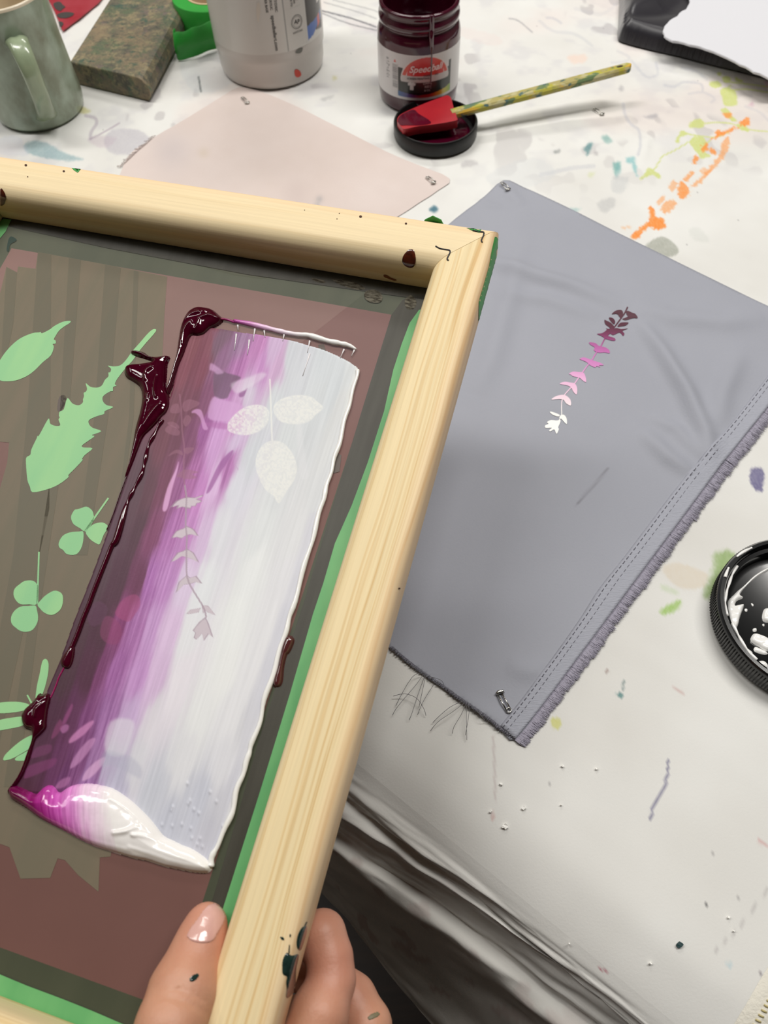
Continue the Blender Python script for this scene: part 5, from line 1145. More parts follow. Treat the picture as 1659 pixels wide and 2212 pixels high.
cps = """420 740 128 72 84|455 740 125 70 86|480 730 112 84 100|520 740 150 116 150|560 740 184 125 178|600 745 200 172 205|640 760 200 203 210|700 785 203 208 213|750 812 208 212 215
400 800 125 66 82|440 800 122 62 82|480 790 140 95 135|520 790 170 108 165|560 800 192 138 192|600 790 200 165 200|640 820 204 207 213|720 830 202 207 212|760 840 216 218 217
380 880 110 60 76|420 880 112 60 82|450 870 125 70 105|475 885 180 122 180|510 900 195 145 195|540 850 205 192 212|590 870 204 208 213|680 870 204 208 212|732 880 208 210 212
350 950 105 55 72|380 950 106 55 78|412 950 122 65 102|440 930 152 85 148|470 940 200 152 204|510 950 205 184 214|545 980 203 206 213|620 950 206 210 213|720 960 210 212 214
300 1050 84 56 68|320 1060 90 50 66|350 1050 112 56 84|380 1050 152 90 142|405 1050 168 100 160|432 1060 190 126 188|460 1040 214 180 218|492 1010 172 108 168|510 1060 212 212 222|600 1050 210 213 216|690 1060 210 212 215
255 1150 84 56 70|300 1150 78 44 60|335 1150 122 60 98|370 1150 170 106 168|410 1150 186 128 186|440 1160 208 182 214|480 1150 216 216 223|560 1150 216 219 221|640 1150 216 217 220|672 1160 210 210 216
215 1250 80 54 66|260 1250 77 42 60|300 1250 104 50 82|325 1250 164 102 168|360 1250 186 132 190|400 1260 214 196 221|440 1270 222 224 228|540 1250 226 228 229|620 1250 218 218 223|655 1250 206 206 213
175 1350 76 48 60|220 1350 75 40 58|260 1340 132 60 112|290 1350 170 112 170|330 1350 192 148 198|370 1360 214 187 218|410 1370 224 224 228|500 1350 229 231 231|580 1350 222 222 226|615 1360 206 206 214
140 1450 74 46 58|190 1450 79 40 62|220 1450 118 60 104|250 1450 160 100 160|300 1450 194 146 199|340 1450 210 182 214|390 1460 226 221 228|480 1450 230 231 231|550 1450 222 222 226|585 1460 204 204 212
110 1550 78 42 64|150 1550 92 46 80|190 1550 122 66 116|230 1550 154 104 158|270 1560 198 170 208|330 1560 219 214 222|430 1550 227 228 229|500 1550 222 222 226|540 1570 208 208 214
80 1650 80 44 66|130 1650 98 50 88|170 1650 122 70 118|210 1650 152 108 156|240 1640 186 174 200|300 1640 212 211 218|400 1630 220 220 224|480 1640 216 216 222
60 1700 76 38 58|130 1700 102 54 98|190 1700 142 98 150|250 1700 182 178 198|330 1720 198 200 210|430 1740 194 196 208|490 1720 200 200 209|350 1800 192 194 206|440 1830 196 196 207"""
CPS = np.array([[float(q) for q in s.split()] for s in cps.replace('\n', '|').split('|')])
def film_col(x, y):
    dx, dy = -.30, .954
    al = x * dx + y * dy; ac = x * dy - y * dx
    ac2 = ac + 9 * (fbm(ac / 9, al / 170, 3, 3) - .5) * 2 + 8 * (fbm(x / 70, y / 70, 8, 3) - .5) * 2
    al2 = al + 40 * (fbm(ac / 12, al / 200, 5, 2) - .5)
    ca = CPS[:, 0] * dx + CPS[:, 1] * dy; cc_ = CPS[:, 0] * dy - CPS[:, 1] * dx
    num = np.zeros((len(x), 3)); den = np.zeros(len(x))
    for k in range(len(CPS)):
        w = 1 / (((ac2 - cc_[k]) / 10) ** 2 + ((al2 - ca[k]) / 34) ** 2 + .25) ** 2.2
        num += w[:, None] * CPS[k, 2:]; den += w
    c = num / den[:, None]
    st = fbm(ac / 3.2, al / 120, 13, 3) - .5; lum = c.mean(1)
    mid = np.exp(-((lum - 140) / 55) ** 2)
    c = c + (st * 2)[:, None] * (2.5 + 24 * mid)[:, None]
    st2 = fbm(ac / 5, al / 260, 17, 2) - .5; c = c + (st2 * 2)[:, None] * 3
    return c
def ov(c, x, y, poly, col, a, soft=1.2, tex=0, k=4):
    P = cat(poly, k) if k else np.array(poly, float); m = (x > P[:, 0].min() - 8) & (x < P[:, 0].max() + 8) & (y > P[:, 1].min() - 8) & (y < P[:, 1].max() + 8)
    if not m.any(): return c
    w = a * sstep(-soft, soft, sdf(x[m], y[m], P))
    if tex: w = w * (1 - tex + tex * 2 * sstep(.3, .7, fbm(x[m] * .28, y[m] * .28, 3, 3)) * .5 + 0)
    c[m] = c[m] * (1 - w[:, None]) + w[:, None] * np.array(col, float); return c
def z7(L_): return [(240 + x / 2.9625, 640 + y / 2.9625) for x, y in L_]
def z2(L_): return [(300 + x / 3.607, 1050 + y / 3.607) for x, y in L_]
def z10(L_): return [(x / 2.9625, 1550 + y / 2.9625) for x, y in L_]
def ell(cx, cy, a, b_, r, n=22): return [(cx + a * math.cos(t) * math.cos(r) - b_ * math.sin(t) * math.sin(r), cy + a * math.cos(t) * math.sin(r) + b_ * math.sin(t) * math.cos(r)) for t in np.linspace(0, 2 * math.pi, n, endpoint=False)]

fp = cat(film_px, 3)
FXY = S2(fp)
X, Y, Q = grid(FXY[:, 0].min(), FXY[:, 0].max(), FXY[:, 1].min(), FXY[:, 1].max(), .00034)
P = F(np.column_stack([X, Y, np.full(len(X), ZT)])); px = pix(P)
d = sdf(X, Y, FXY); Q, X, Y, d, px = cull((d > -.0002)[Q].any(1), Q, X, Y, d, px)
x, y = px[:, 0], px[:, 1]
c = film_col(x, y)
# translucent square edges, swirls and leaf shapes seen through the film
c = ov(c, x, y, z7([(650, 225), (820, 228), (760, 420), (700, 500), (665, 470), (650, 300)]), (128, 92, 120), .35, 3, k=0)
c = ov(c, x, y, z7([(665, 480), (750, 495), (830, 520), (790, 560), (760, 620), (735, 655), (662, 640)]), (104, 76, 100), .75, 2.5)
c = ov(c, x, y, z7([(650, 650), (720, 665), (820, 690), (840, 720), (760, 790), (700, 800), (620, 775)]), (206, 160, 208), .75, 3)
c = ov(c, x, y, z7([(600, 810), (740, 815), (770, 850), (700, 850), (620, 830)]), (168, 96, 160), .5, 3)
c = ov(c, x, y, z7([(520, 735), (550, 722), (580, 735), (600, 800), (620, 850), (590, 850), (570, 780), (540, 750), (518, 748)]), (204, 150, 200), .75, 2)
c = ov(c, x, y, z7([(640, 430), (690, 460), (720, 490), (680, 500), (655, 480), (630, 470)]), (210, 165, 210), .6, 3)
c = ov(c, x, y, z7([(822, 620), (860, 600), (872, 590), (850, 640), (822, 645)]), (140, 86, 140), .8, 2)
c = ov(c, x, y, z7([(770, 560), (880, 520), (960, 490), (990, 510), (880, 590), (800, 620)]), (222, 216, 226), .5, 4)
c = ov(c, x, y, z7([(700, 1130), (740, 1070), (780, 1000), (770, 990), (700, 1060), (640, 1180), (610, 1260), (640, 1240)]), (150, 85, 150), .75, 2)
c = ov(c, x, y, z7([(790, 1060), (830, 990), (822, 985), (795, 1030), (785, 1060), (810, 1110), (815, 1105)]), (186, 150, 190), .55, 2)
c = ov(c, x, y, z7([(330, 1363), (360, 1230), (410, 1120), (432, 1060), (425, 1120), (390, 1240), (360, 1363)]), (222, 170, 214), .8, 2)
c = ov(c, x, y, z7([(1190, 640), (1240, 1000), (1260, 1150), (1210, 1150), (1190, 900)]), (222, 222, 226), .3, 3)
# grey tape edge on the right below the film
c = ov(c, x, y, [(455, 1880), (535, 1600), (640, 1340), (700, 1100), (735, 940), (748, 940), (715, 1110), (660, 1330), (560, 1610), (480, 1880)], (222, 221, 220), .5, 3, k=0)
c = ov(c, x, y, [(590, 1500), (640, 1340), (700, 1100), (670, 1110), (600, 1340), (540, 1500), (500, 1700), (520, 1700)], (200, 200, 210), .45, 5, k=0)
for q_ in (.0, 1.): pass
# 3 broad leaves
lc_ = (230, 230, 226)
c = ov(c, x, y, z7([(745, 840), (755, 800), (800, 750), (850, 715), (920, 695), (980, 705), (1012, 740), (1010, 790), (990, 830), (940, 870), (860, 890), (790, 880), (750, 862)]), lc_, .85, 1.5, .45)
c = ov(c, x, y, z7([(1040, 720), (1060, 680), (1110, 650), (1200, 633), (1280, 645), (1320, 675), (1358, 715), (1310, 760), (1270, 800), (1200, 820), (1110, 812), (1060, 780)]), lc_, .85, 1.5, .45)
c = ov(c, x, y, z7([(1035, 925), (1100, 940), (1150, 990), (1180, 1050), (1190, 1110), (1170, 1180), (1130, 1240), (1075, 1325), (1040, 1280), (990, 1240), (950, 1170), (925, 1090), (935, 1010), (975, 950)]), lc_, .85, 1.5, .45)
c = ov(c, x, y, z7([(1012, 530), (1022, 530), (1036, 925), (1026, 925)]), lc_, .8, 1, k=0)
# sprig under the film
sprigs = [z2(L_) for L_ in ([(240, 170), (290, 115), (370, 85), (440, 90), (500, 68), (505, 78), (450, 100), (497, 115), (480, 130), (455, 135), (445, 158), (410, 160), (400, 178), (330, 165), (290, 180), (300, 150)], [(250, 408), (290, 350), (345, 330), (375, 312), (430, 335), (468, 390), (420, 378), (370, 385), (330, 412), (290, 400)], [(243, 595), (300, 520), (345, 505), (375, 488), (430, 520), (472, 597), (430, 575), (370, 555), (330, 548), (290, 575)],
          [(288, 832), (310, 750), (350, 715), (375, 692), (400, 715), (450, 700), (497, 762), (450, 748), (400, 765), (350, 770), (320, 800)], [(370, 997), (400, 965), (485, 950), (465, 985), (400, 997)], [(490, 930), (540, 932), (597, 1005), (550, 990), (520, 975), (500, 992)],
          [(520, 1020), (545, 1070), (582, 1182), (548, 1150), (508, 1208), (495, 1150), (447, 1198), (428, 1182), (440, 1145), (420, 1125), (470, 1060)])]
for L_ in sprigs:
    c = ov(c, x, y, L_, (158, 138, 152), .75, .8, k=1)
    P_ = np.array(L_); P_ = P_.mean(0) + (P_ - P_.mean(0)) * .86; c = ov(c, x, y, P_, (204, 192, 200), .9, 1., k=2)
for L_ in ([(460, 690), (500, 660), (570, 685), (520, 720), (470, 740)], [(380, 745), (390, 700), (430, 690), (440, 745)], [(345, 860), (365, 830), (400, 830), (440, 865), (430, 892), (380, 885)], [(360, 810), (400, 805), (435, 830), (430, 850), (380, 830)], [(460, 800), (490, 760), (515, 790), (480, 835)], [(365, 1025), (410, 985), (450, 990), (460, 1020), (420, 1005)], [(465, 975), (530, 970), (510, 1000), (480, 1010)], [(420, 1150), (470, 1110), (560, 1125), (520, 1140), (550, 1160), (500, 1172), (440, 1160)]):
    c = ov(c, x, y, z7(L_), (150, 100, 120), .5, 1, k=3)
def ovl(c, x, y, pts, w, col, a, soft=.8):
    P_ = cat(pts, 3, False); d_ = ldist(x, y, P_)[0]; q = a * (1 - sstep(w, w + soft, d_)); return c * (1 - q[:, None]) + q[:, None] * np.array(col, float)
c = ovl(c, x, y, z7([(440, 630), (450, 740), (455, 850), (460, 900), (470, 980), (465, 1130), (480, 1290)]), 1.4, (150, 100, 122), .5)
c = ovl(c, x, y, z2([(360, 0), (372, 90), (368, 180), (366, 310), (375, 400), (372, 490), (372, 600), (375, 700), (400, 770), (440, 840), (490, 920), (515, 975), (525, 1020)]), 1.5, (165, 146, 160), .75)
# clover under the dark part, needles under the lower left
for L_, cl_, a_ in ((z9([(925, 620), (960, 560), (1020, 510), (1080, 495), (1115, 530), (1115, 590), (1080, 650), (1030, 710), (960, 690), (920, 650)]), (158, 70, 118), .6), (z9([(840, 670), (900, 680), (960, 740), (970, 820), (930, 890), (850, 880), (800, 820), (810, 730)]), (140, 62, 106), .5), (z9([(750, 560), (820, 560), (860, 620), (800, 730), (720, 740), (700, 650)]), (90, 50, 78), .6)):
    c = ov(c, x, y, L_, cl_, a_, 2)
for L_, cl_, a_ in (([(250, 1770), (300, 1710), (400, 1690), (415, 1720), (390, 1760), (260, 1800)], (118, 60, 100), .6), ([(200, 1920), (230, 1860), (430, 1800), (450, 1830), (400, 1880), (210, 1960)], (128, 60, 108), .6),
                ([(735, 1500), (740, 1530), (660, 1620), (560, 1680), (560, 1640), (640, 1560)], (210, 140, 190), .7), ([(760, 1640), (740, 1700), (640, 1830), (560, 1880), (600, 1780), (700, 1660)], (206, 150, 196), .6),
                ([(835, 1790), (825, 1840), (740, 1940), (660, 1980), (680, 1910), (760, 1830)], (216, 170, 208), .7), ([(560, 1950), (540, 2010), (480, 2040), (440, 2030), (490, 1970)], (196, 130, 180), .5),
                ([(570, 1370), (580, 1400), (530, 1510), (500, 1530), (510, 1480)], (166, 84, 140), .5), ([(550, 1540), (540, 1580), (500, 1600), (480, 1560), (520, 1530)], (190, 120, 175), .6), ([(480, 1490), (500, 1540), (450, 1620), (410, 1640), (440, 1550)], (150, 70, 120), .5)):
    c = ov(c, x, y, z9(L_), cl_, a_, 2.5)
c = ov(c, x, y, z9([(880, 1510), (1060, 1500), (1050, 1640), (980, 1780), (840, 1740)]), (222, 222, 226), .55, 5)
c = ov(c, x, y, z9([(840, 1740), (980, 1770), (1060, 1800), (1130, 1880), (1120, 1960), (1050, 1930), (900, 1860), (800, 1860)]), (176, 176, 194), .4, 5)
h = .00018 + .00003 * (fbm((x * .954 + y * .3) / 4, (y * .954 - x * .3) / 150, 13, 3) - .5) * 2
for qx, qy in zip(np.random.default_rng(3).uniform(0, 1, 26), np.random.default_rng(4).uniform(0, 1, 26)):
    bx = 300 + qx * 170 + (1 - qy) * 60; by = 1690 + qy * 110 + qx * 50 - 40 * (1 - qx) ; h = h + .0004 * np.exp(-(((x - bx) / 1.8) ** 2 + ((y - by) / 3) ** 2) / 2) * (qx > .25)
h = h * np.clip(d / .0004, -1, 1)
fm = mat('wet_ink_film', (220, 220, 225), .42, attr=True, spec=.25, bump=(900, .03, (1, 1, 1)))
mesh('ink_film', F(np.column_stack([X, Y, ZT - h])), None, fm, IK, quads=Q, col=lin(np.clip(c, 0, 255)))

def blob(name, polys, hmax, wid, m, colf=None, s=.0003, k=4, wr=0., parent=None, extra=None):
    VV = []; QQ = []; CC = []; o_ = 0
    for L_ in polys:
        P_ = S2(cat(L_, k) if k else np.array(L_, float)); x0, y0 = P_.min(0) - .001; x1, y1 = P_.max(0) + .001
        X, Y, Q = grid(x0, x1, y0, y1, s); d = sdf(X, Y, P_)
        t = np.clip(d / wid, 0, 1); hh = hmax * np.sqrt(np.clip(1 - (1 - t) ** 2, 0, 1))
        pxl = pix(F(np.column_stack([X, Y, np.full(len(X), ZT)])))
        if wr: hh = hh * (1 + wr * (fbm(X * 260, Y * 260, 5, 3) - .5) * 2) 
        if extra: hh = hh + extra(pxl[:, 0], pxl[:, 1], t)
        hh = np.where(d > 0, hh, d * 1.0)
        Q, X, Y, hh, pxl = cull((d > -.0006)[Q].all(1), Q, X, Y, hh, pxl)
        VV.append(F(np.column_stack([X, Y, ZT - hh]))); QQ.append(Q + o_); o_ += len(X); CC.append(pxl)
    CC = np.concatenate(CC)
    return mesh(name, np.concatenate(VV), None, m, parent or IK, quads=np.concatenate(QQ), col=lin(np.clip(colf(CC[:, 0], CC[:, 1]), 0, 255)) if colf else None)
inkm = mat('thick_maroon_ink', (60, 2, 22), .06, spec=.5)
folds1 = [z7([(450, 300), (455, 210), (500, 150), (575, 125)]), z7([(470, 320), (480, 240), (520, 190), (530, 230), (560, 220), (575, 180)]), z7([(580, 165), (640, 145), (700, 160)]), z7([(370, 620), (400, 520), (430, 380), (445, 300)])]
folds2 = [z7([(230, 550), (240, 500), (270, 475)]), z7([(300, 660), (295, 600), (305, 535)]), z7([(225, 840), (280, 760), (330, 705)]), z7([(245, 850), (310, 780), (345, 740)]), z7([(100, 470), (130, 450), (190, 455)]), z7([(220, 660), (240, 680), (245, 645)])]
def fold_fn(fl, hh_, w=3.2):
    fl = [cat(q, 4, False) for q in fl]
    def fn(x, y, t):
        z = np.zeros(len(x))
        for q in fl: z += hh_ * np.exp(-(ldist(x, y, q)[0] / w) ** 2)
        return z * t
    return fn
blob('maroon_ink_bead', [z7([(715, 162), (690, 130), (655, 100), (620, 88), (560, 82), (510, 105), (478, 145), (455, 200), (440, 280), (425, 380), (400, 470), (380, 540), (358, 605), (360, 632), (372, 630), (388, 600), (412, 530), (440, 450), (470, 380), (495, 310), (520, 262), (560, 262), (600, 250), (640, 215), (680, 195)])], .0034, .0052, inkm, extra=fold_fn(folds1, .0008), wr=.02)
blob('maroon_ink_blot', [z7([(135, 365), (165, 358), (210, 368), (240, 390), (290, 400), (372, 393), (360, 440), (355, 500), (352, 590), (370, 640), (378, 700), (360, 750), (330, 780), (300, 820), (250, 870), (210, 910), (190, 960), (160, 1040), (132, 1110), (105, 1160), (98, 1155), (125, 1060), (148, 950), (165, 850), (190, 760), (205, 680), (205, 620), (190, 580), (150, 550), (110, 525), (95, 490), (105, 460), (140, 447), (200, 442), (262, 432), (270, 420), (230, 405), (180, 390), (150, 380)])], .0030, .0050, inkm, extra=fold_fn(folds2, .0009), wr=.02)
blob('maroon_ink_dollop', [z9([(325, 1290), (340, 1300), (355, 1298), (400, 1290), (415, 1310), (412, 1350), (395, 1420), (385, 1500), (380, 1560), (340, 1610), (300, 1650), (275, 1710), (255, 1790), (222, 1880), (190, 1950), (150, 2010), (110, 2060), (85, 2080), (80, 2050), (130, 1985), (170, 1920), (200, 1850), (230, 1760), (262, 1680), (272, 1620), (262, 1575), (220, 1560), (192, 1520), (188, 1460), (215, 1410), (260, 1370), (300, 1325)])], .0032, .0048, inkm, extra=fold_fn([z9([(310, 1470), (320, 1420), (355, 1380), (400, 1350)]), z9([(275, 1400), (300, 1370), (318, 1340)]), z9([(345, 1545), (358, 1520)])], .0008), wr=.02)
# maroon trail with drops
tr_px = z7([(340, 800), (320, 825), (280, 900), (245, 970), (225, 1060), (205, 1140), (160, 1230), (130, 1290), (100, 1363)]) + z9([(940, 60), (900, 120), (860, 220), (800, 370), (750, 500), (720, 585), (680, 680), (640, 790), (600, 890), (575, 940), (545, 1010)])
q = S2(cat(tr_px, 5, False)); n_ = len(q); t_ = np.linspace(0, 1, n_)
rad = .0007 + .0004 * np.sin(t_ * 40) ** 2 * (t_ < .5) + .0009 * np.exp(-((t_ - .47) / .035) ** 2) + .0004 * (t_ > .5)
V, Fc = tube(F(np.column_stack([q, np.full(n_, ZT - .0003)])), rad, 10); mesh('maroon_ink_trail', V, Fc, inkm, IK)
q = S2(cat(z7([(108, 1150), (60, 1280), (20, 1400), (-20, 1500)]), 5, False)); V, Fc = tube(F(np.column_stack([q, np.full(len(q), ZT - .0002)])), .0003, 6); mesh('fine_ink_edge', V, Fc, inkm, IK)
q = S2(cat(z9([(530, 1060), (515, 1095), (480, 1160), (455, 1230), (425, 1300), (405, 1330)]), 5, False)); V, Fc = tube(F(np.column_stack([q, np.full(len(q), ZT - .0002)])), .0004, 6); mesh('fine_ink_edge', V, Fc, mat('magenta_ink', (140, 14, 80), .1, coat=.8), IK)
blob('maroon_ink_drop', [z9([(600, 890), (607, 950), (592, 1035), (565, 1085), (530, 1090), (502, 1065), (497, 1030), (515, 990), (555, 935)])], .0024, .0036, inkm)
blob('brown_ink_drop', [[(619, 1378), (629, 1376), (636, 1384), (630, 1402), (624, 1412), (620, 1416), (614, 1440), (611, 1470), (606, 1482), (597, 1484), (592, 1478), (594, 1462), (602, 1440), (607, 1418), (609, 1404), (613, 1390)]], .0016, .0022, mat('clear_brown_ink', (78, 36, 36), .05, coat=1.))
# bottom pool
def pool_col(x, y):
    ks = [25, 60, 95, 130, 165, 200, 250, 460]; cs = np.array([(96, 8, 60), (110, 14, 74), (168, 44, 136), (200, 88, 178), (220, 140, 206), (232, 200, 224), (240, 236, 234), (242, 240, 236)], float)
    xx = x + 12 * (fbm(x / 10, y / 60, 3, 3) - .5) * 2 + (1730 - y) * .15
    c = np.stack([np.interp(xx, ks, cs[:, k]) for k in range(3)], -1)
    return c + ((fbm(x / 4, y / 70, 7, 3) - .5) * 2 * np.exp(-((x - 150) / 70) ** 2))[:, None] * 30
pf = fold_fn([z10([(300, 640), (450, 730), (640, 800), (850, 850)]), z10([(560, 440), (640, 470), (700, 470)]), z10([(760, 740), (830, 730), (900, 700)]), z10([(880, 750), (960, 760), (1060, 800)]), z10([(850, 830), (1000, 880), (1150, 930), (1320, 960)]), z10([(730, 520), (800, 560), (900, 640), (1000, 740)])], .0009, 5)
poolm = mat('thick_cream_ink', (240, 238, 234), .14, attr=True, coat=.1)
blob('ink_pool', [z10([(68, 470), (82, 445), (105, 438), (150, 450), (200, 475), (240, 492), (270, 470), (290, 450), (320, 435), (350, 440), (372, 462), (385, 480), (405, 478), (440, 452), (480, 435), (530, 426), (600, 425), (700, 445), (740, 460), (790, 490), (850, 535), (900, 580), (960, 640), (1010, 700), (1055, 760), (1110, 785), (1160, 810), (1230, 838), (1290, 875), (1335, 912), (1356, 945), (1350, 972), (1325, 988), (1240, 982), (1160, 966), (1060, 945), (960, 912), (860, 892), (760, 862), (640, 826), (540, 782), (430, 722), (330, 672), (250, 628), (190, 582), (130, 545), (85, 515)])], .0046, .0085, poolm, colf=pool_col, wr=.03, extra=pf)
# white ridges along the right and top edges
rp = film_px[8:34]; q = S2(cat(rp, 4, False)); n_ = len(q)
rr = .0008 + .0004 * vn(np.arange(n_) * .4, np.zeros(n_), 3); rr[-6:] *= 1.3
V, Fc = tube(F(np.column_stack([q + np.column_stack([.0003 * np.sin(np.arange(n_) * .9), 0 * rr]), np.full(n_, ZT - .0004)])), rr, 10)
mesh('side_ridge', V, Fc, poolm, IK, col=np.tile(lin((238, 237, 234)), (len(V), 1)))
top_r = z7([(700, 158), (740, 160), (790, 175)]) + z7([(800, 172), (850, 180), (920, 195), (1000, 215), (1080, 235), (1150, 250), (1210, 258), (1270, 262), (1330, 280), (1400, 300), (1460, 312), (1520, 325), (1570, 350)])
q = S2(cat(top_r, 5, False)); n_ = len(q); t_ = np.linspace(0, 1, n_); rr = np.interp(t_, [0, .1, .2, .4, .7, .95, 1], [.0007, .0006, .0011, .0012, .0014, .0011, .0004]) * (.85 + .3 * vn(np.arange(n_) * .5, np.zeros(n_), 5))
V, Fc = tube(F(np.column_stack([q, np.full(n_, ZT - .0005)])), rr, 10); pxl = pix(V)[:, 0]
cc = np.stack([np.interp(pxl, [478, 500, 515, 560, 600, 660], v) for v in ((120, 150, 190, 226, 234, 240), (10, 40, 90, 180, 212, 238), (60, 110, 170, 218, 228, 236))], -1)
mesh('top_ridge', V, Fc, poolm, IK, col=lin(cc))
dr = []
for (x0_, y0_, x1_, y1_) in ((515, 706, 516, 716), (552, 714, 548, 740), (572, 718, 574, 732), (615, 726, 612, 740), (670, 740, 665, 765), (744, 758, 736, 776), (766, 760, 760, 772), (670, 768, 655, 815), (540, 738, 536, 770), (512, 725, 508, 760)):
    q = S2([(x0_, y0_), ((x0_ + x1_) / 2, (y0_ + y1_) / 2), (x1_, y1_)]); dr.append(tube(F(np.column_stack([q, np.full(3, ZT - .0003)])), [.0005, .0002, .0002], 6))
V, Fc = join(dr); mesh('ink_strings', V, Fc, poolm, IK, col=np.tile(lin((230, 226, 228)), (len(V), 1)))

# ================================================================== HAND (one continuous surface)
def smin(a, b, k):
    h = np.clip(.5 + .5 * (b - a) / k, 0, 1); return b * (1 - h) + a * h - k * h * (1 - h)
def cone(P, a, ra, b, rb):
    ab = b - a; t = np.clip(((P - a) @ ab) / (ab @ ab), 0, 1)
    return np.linalg.norm(P - a - t[:, None] * ab, axis=1) - (ra + (rb - ra) * t)
def surfnet(f, lo, hi, h):
    n = np.ceil((hi - lo) / h).astype(int) + 1
    ax = [lo[i] + h * np.arange(n[i]) for i in range(3)]
    # evaluate coarse-culled
    g = np.stack(np.meshgrid(*ax, indexing='ij'), -1).reshape(-1, 3); D_ = np.empty(len(g))
    for s in range(0, len(g), 400000): D_[s:s + 400000] = f(g[s:s + 400000])
    D_ = D_.reshape(n); S = D_ < 0
    nc = n - 1; cnt = np.zeros(nc); pos = np.zeros(tuple(nc) + (3,))
    cr = [(i, j, k) for i in (0, 1) for j in (0, 1) for k in (0, 1)]
    def sl(o): return tuple(slice(o[i], o[i] + nc[i]) for i in range(3))
    for a in cr:
        for ax_ in range(3):
            if a[ax_] == 0:
                b = list(a); b[ax_] = 1; da = D_[sl(a)]; db = D_[sl(b)]; m = (da < 0) != (db < 0)
                with np.errstate(all='ignore'): t = np.where(m, da / (da - db), 0)
                p = np.zeros(tuple(nc) + (3,)); p[..., 0] = a[0]; p[..., 1] = a[1]; p[..., 2] = a[2]; p[..., ax_] += t
                pos += np.where(m[..., None], p, 0); cnt += m
    act = cnt > 0; idx = -np.ones(tuple(nc), int); idx[act] = np.arange(act.sum())
    I = np.argwhere(act); V = lo + (I + pos[act] / cnt[act][:, None]) * h; Q = []
    for ax_ in range(3):
        o1, o2 = [(1, 2), (2, 0), (0, 1)][ax_]
        A = [slice(1, nc[i]) for i in range(3)]; A[ax_] = slice(0, nc[ax_])
        s0 = S[tuple(slice(A[i].start, A[i].stop) for i in range(3))]; B_s = list(A); B_s[ax_] = slice(1, nc[ax_] + 1); s1 = S[tuple(B_s)]
        m = s0 != s1; W = np.argwhere(m); 
        if not len(W): continue
        off = np.array([1, 1, 1]); off[ax_] = 0; W0 = W + off
        def at(d1, d2): 
            q = W0.copy(); q[:, o1] -= d1; q[:, o2] -= d2; return idx[q[:, 0], q[:, 1], q[:, 2]]
        q = np.stack([at(1, 1), at(0, 1), at(0, 0), at(1, 0)], -1); fl = s0[m]; q[~fl] = q[~fl][:, ::-1]; Q.append(q)
    Q = np.concatenate(Q); return V, Q[(Q >= 0).all(1)]
def dplane(x, y, Z=0.):   # depth along the view axis of the frame plane at this pixel
    q = S2([(x, y)], Z)[0]; return (F([(q[0], q[1], Z)])[0] - CAM) @ FW
def J(x, y, dz, r): return (D(x, y, dplane(x, y, 0) + dz), r)
def Jz(x, y, dep, r): return (D(x, y, dep), r)
thumb = [J(446, 1996, .0095, .0070), J(436, 2030, .0085, .0082), J(418, 2082, .0065, .0092), J(398, 2140, .003, .0112), J(368, 2215, -.002, .0105), J(345, 2300, .000, .0118), J(350, 2420, .010, .0170), J(420, 2560, .026, .020)]
base = Jz(560, 2700, .250, .022)
index = [J(672, 2030, .030, .0075), J(697, 2018, .028, .0080), J(712, 2068, .027, .0080), J(716, 2118, .026, .0082), J(690, 2190, .022, .0098), J(655, 2290, .020, .0110), J(600, 2450, .022, .0125), J(560, 2600, .026, .018)]
middle = [J(655, 2105, .044, .0068), J(710, 2112, .044, .0080), J(762, 2158, .042, .0084), J(792, 2215, .040, .0088), J(780, 2330, .036, .0098), J(700, 2480, .034, .0118), J(620, 2620, .034, .018)]
ring = [J(640, 2190, .056, .0066), J(700, 2200, .056, .0078), J(780, 2260, .052, .0084), J(800, 2350, .050, .0090), J(760, 2480, .046, .0112), J(670, 2620, .042, .018)]
pinky = [J(640, 2290, .064, .0060), J(710, 2300, .063, .0066), J(780, 2370, .060, .0072), J(790, 2450, .058, .0078), J(760, 2560, .052, .0100), J(690, 2680, .048, .016)]
palm = [(Jz(430, 2620, .240, .020), Jz(560, 2640, .246, .020)), (Jz(560, 2640, .246, .020), Jz(680, 2680, .262, .018)), (Jz(480, 2800, .250, .022), Jz(600, 2820, .262, .021)), (Jz(430, 2620, .240, .020), Jz(480, 2800, .250, .022)), (Jz(680, 2680, .262, .018), Jz(600, 2820, .262, .021)), (Jz(540, 2820, .256, .024), Jz(640, 3300, .29, .024)), (Jz(640, 3300, .29, .026), Jz(800, 4300, .34, .032))]
def chain(P, ch, k=.0025):
    d = None
    for i in range(len(ch) - 1):
        q = cone(P, ch[i][0], ch[i][1], ch[i + 1][0], ch[i + 1][1]); d = q if d is None else smin(d, q, k)
    return d
def hand(P):
    pm = None
    for a, b in palm: 
        q = cone(P, a[0], a[1], b[0], b[1]); pm = q if pm is None else smin(pm, q, .012)
    out = smin(chain(P, thumb, .003), pm, .008)
    fs = None
    for c_ in (index, middle, ring, pinky):
        q = chain(P, c_); fs = q if fs is None else smin(fs, q, .0012)
    out = smin(out, smin(fs, pm, .006), .003)
    # creases over the thumb joint and the finger bend
    for (x, y, dz), amp in (((398, 2138, 0), .0011), ((394, 2118, 0), .0008), ((392, 2160, 0), .0008), ((402, 2100, 0), .0004)):
        c_ = D(x, y, dplane(x, y) - .008); ax_ = thumb[3][0] - thumb[2][0]; ax_ /= np.linalg.norm(ax_); v = P - c_
        out = out + amp * np.exp(-((v @ ax_) / .0009) ** 2) * np.exp(-(np.linalg.norm(v, axis=1) / .011) ** 2)
    return out
allp = np.array([q[0] for c_ in (thumb, index, middle, ring, pinky) for q in c_] + [q[0] for ab in palm[:6] for q in ab])
lo = allp.min(0) - .03; hi = allp.max(0) + .03
V, Q = surfnet(hand, lo, hi, .0011)
ctr = D(500, 2300, .25)
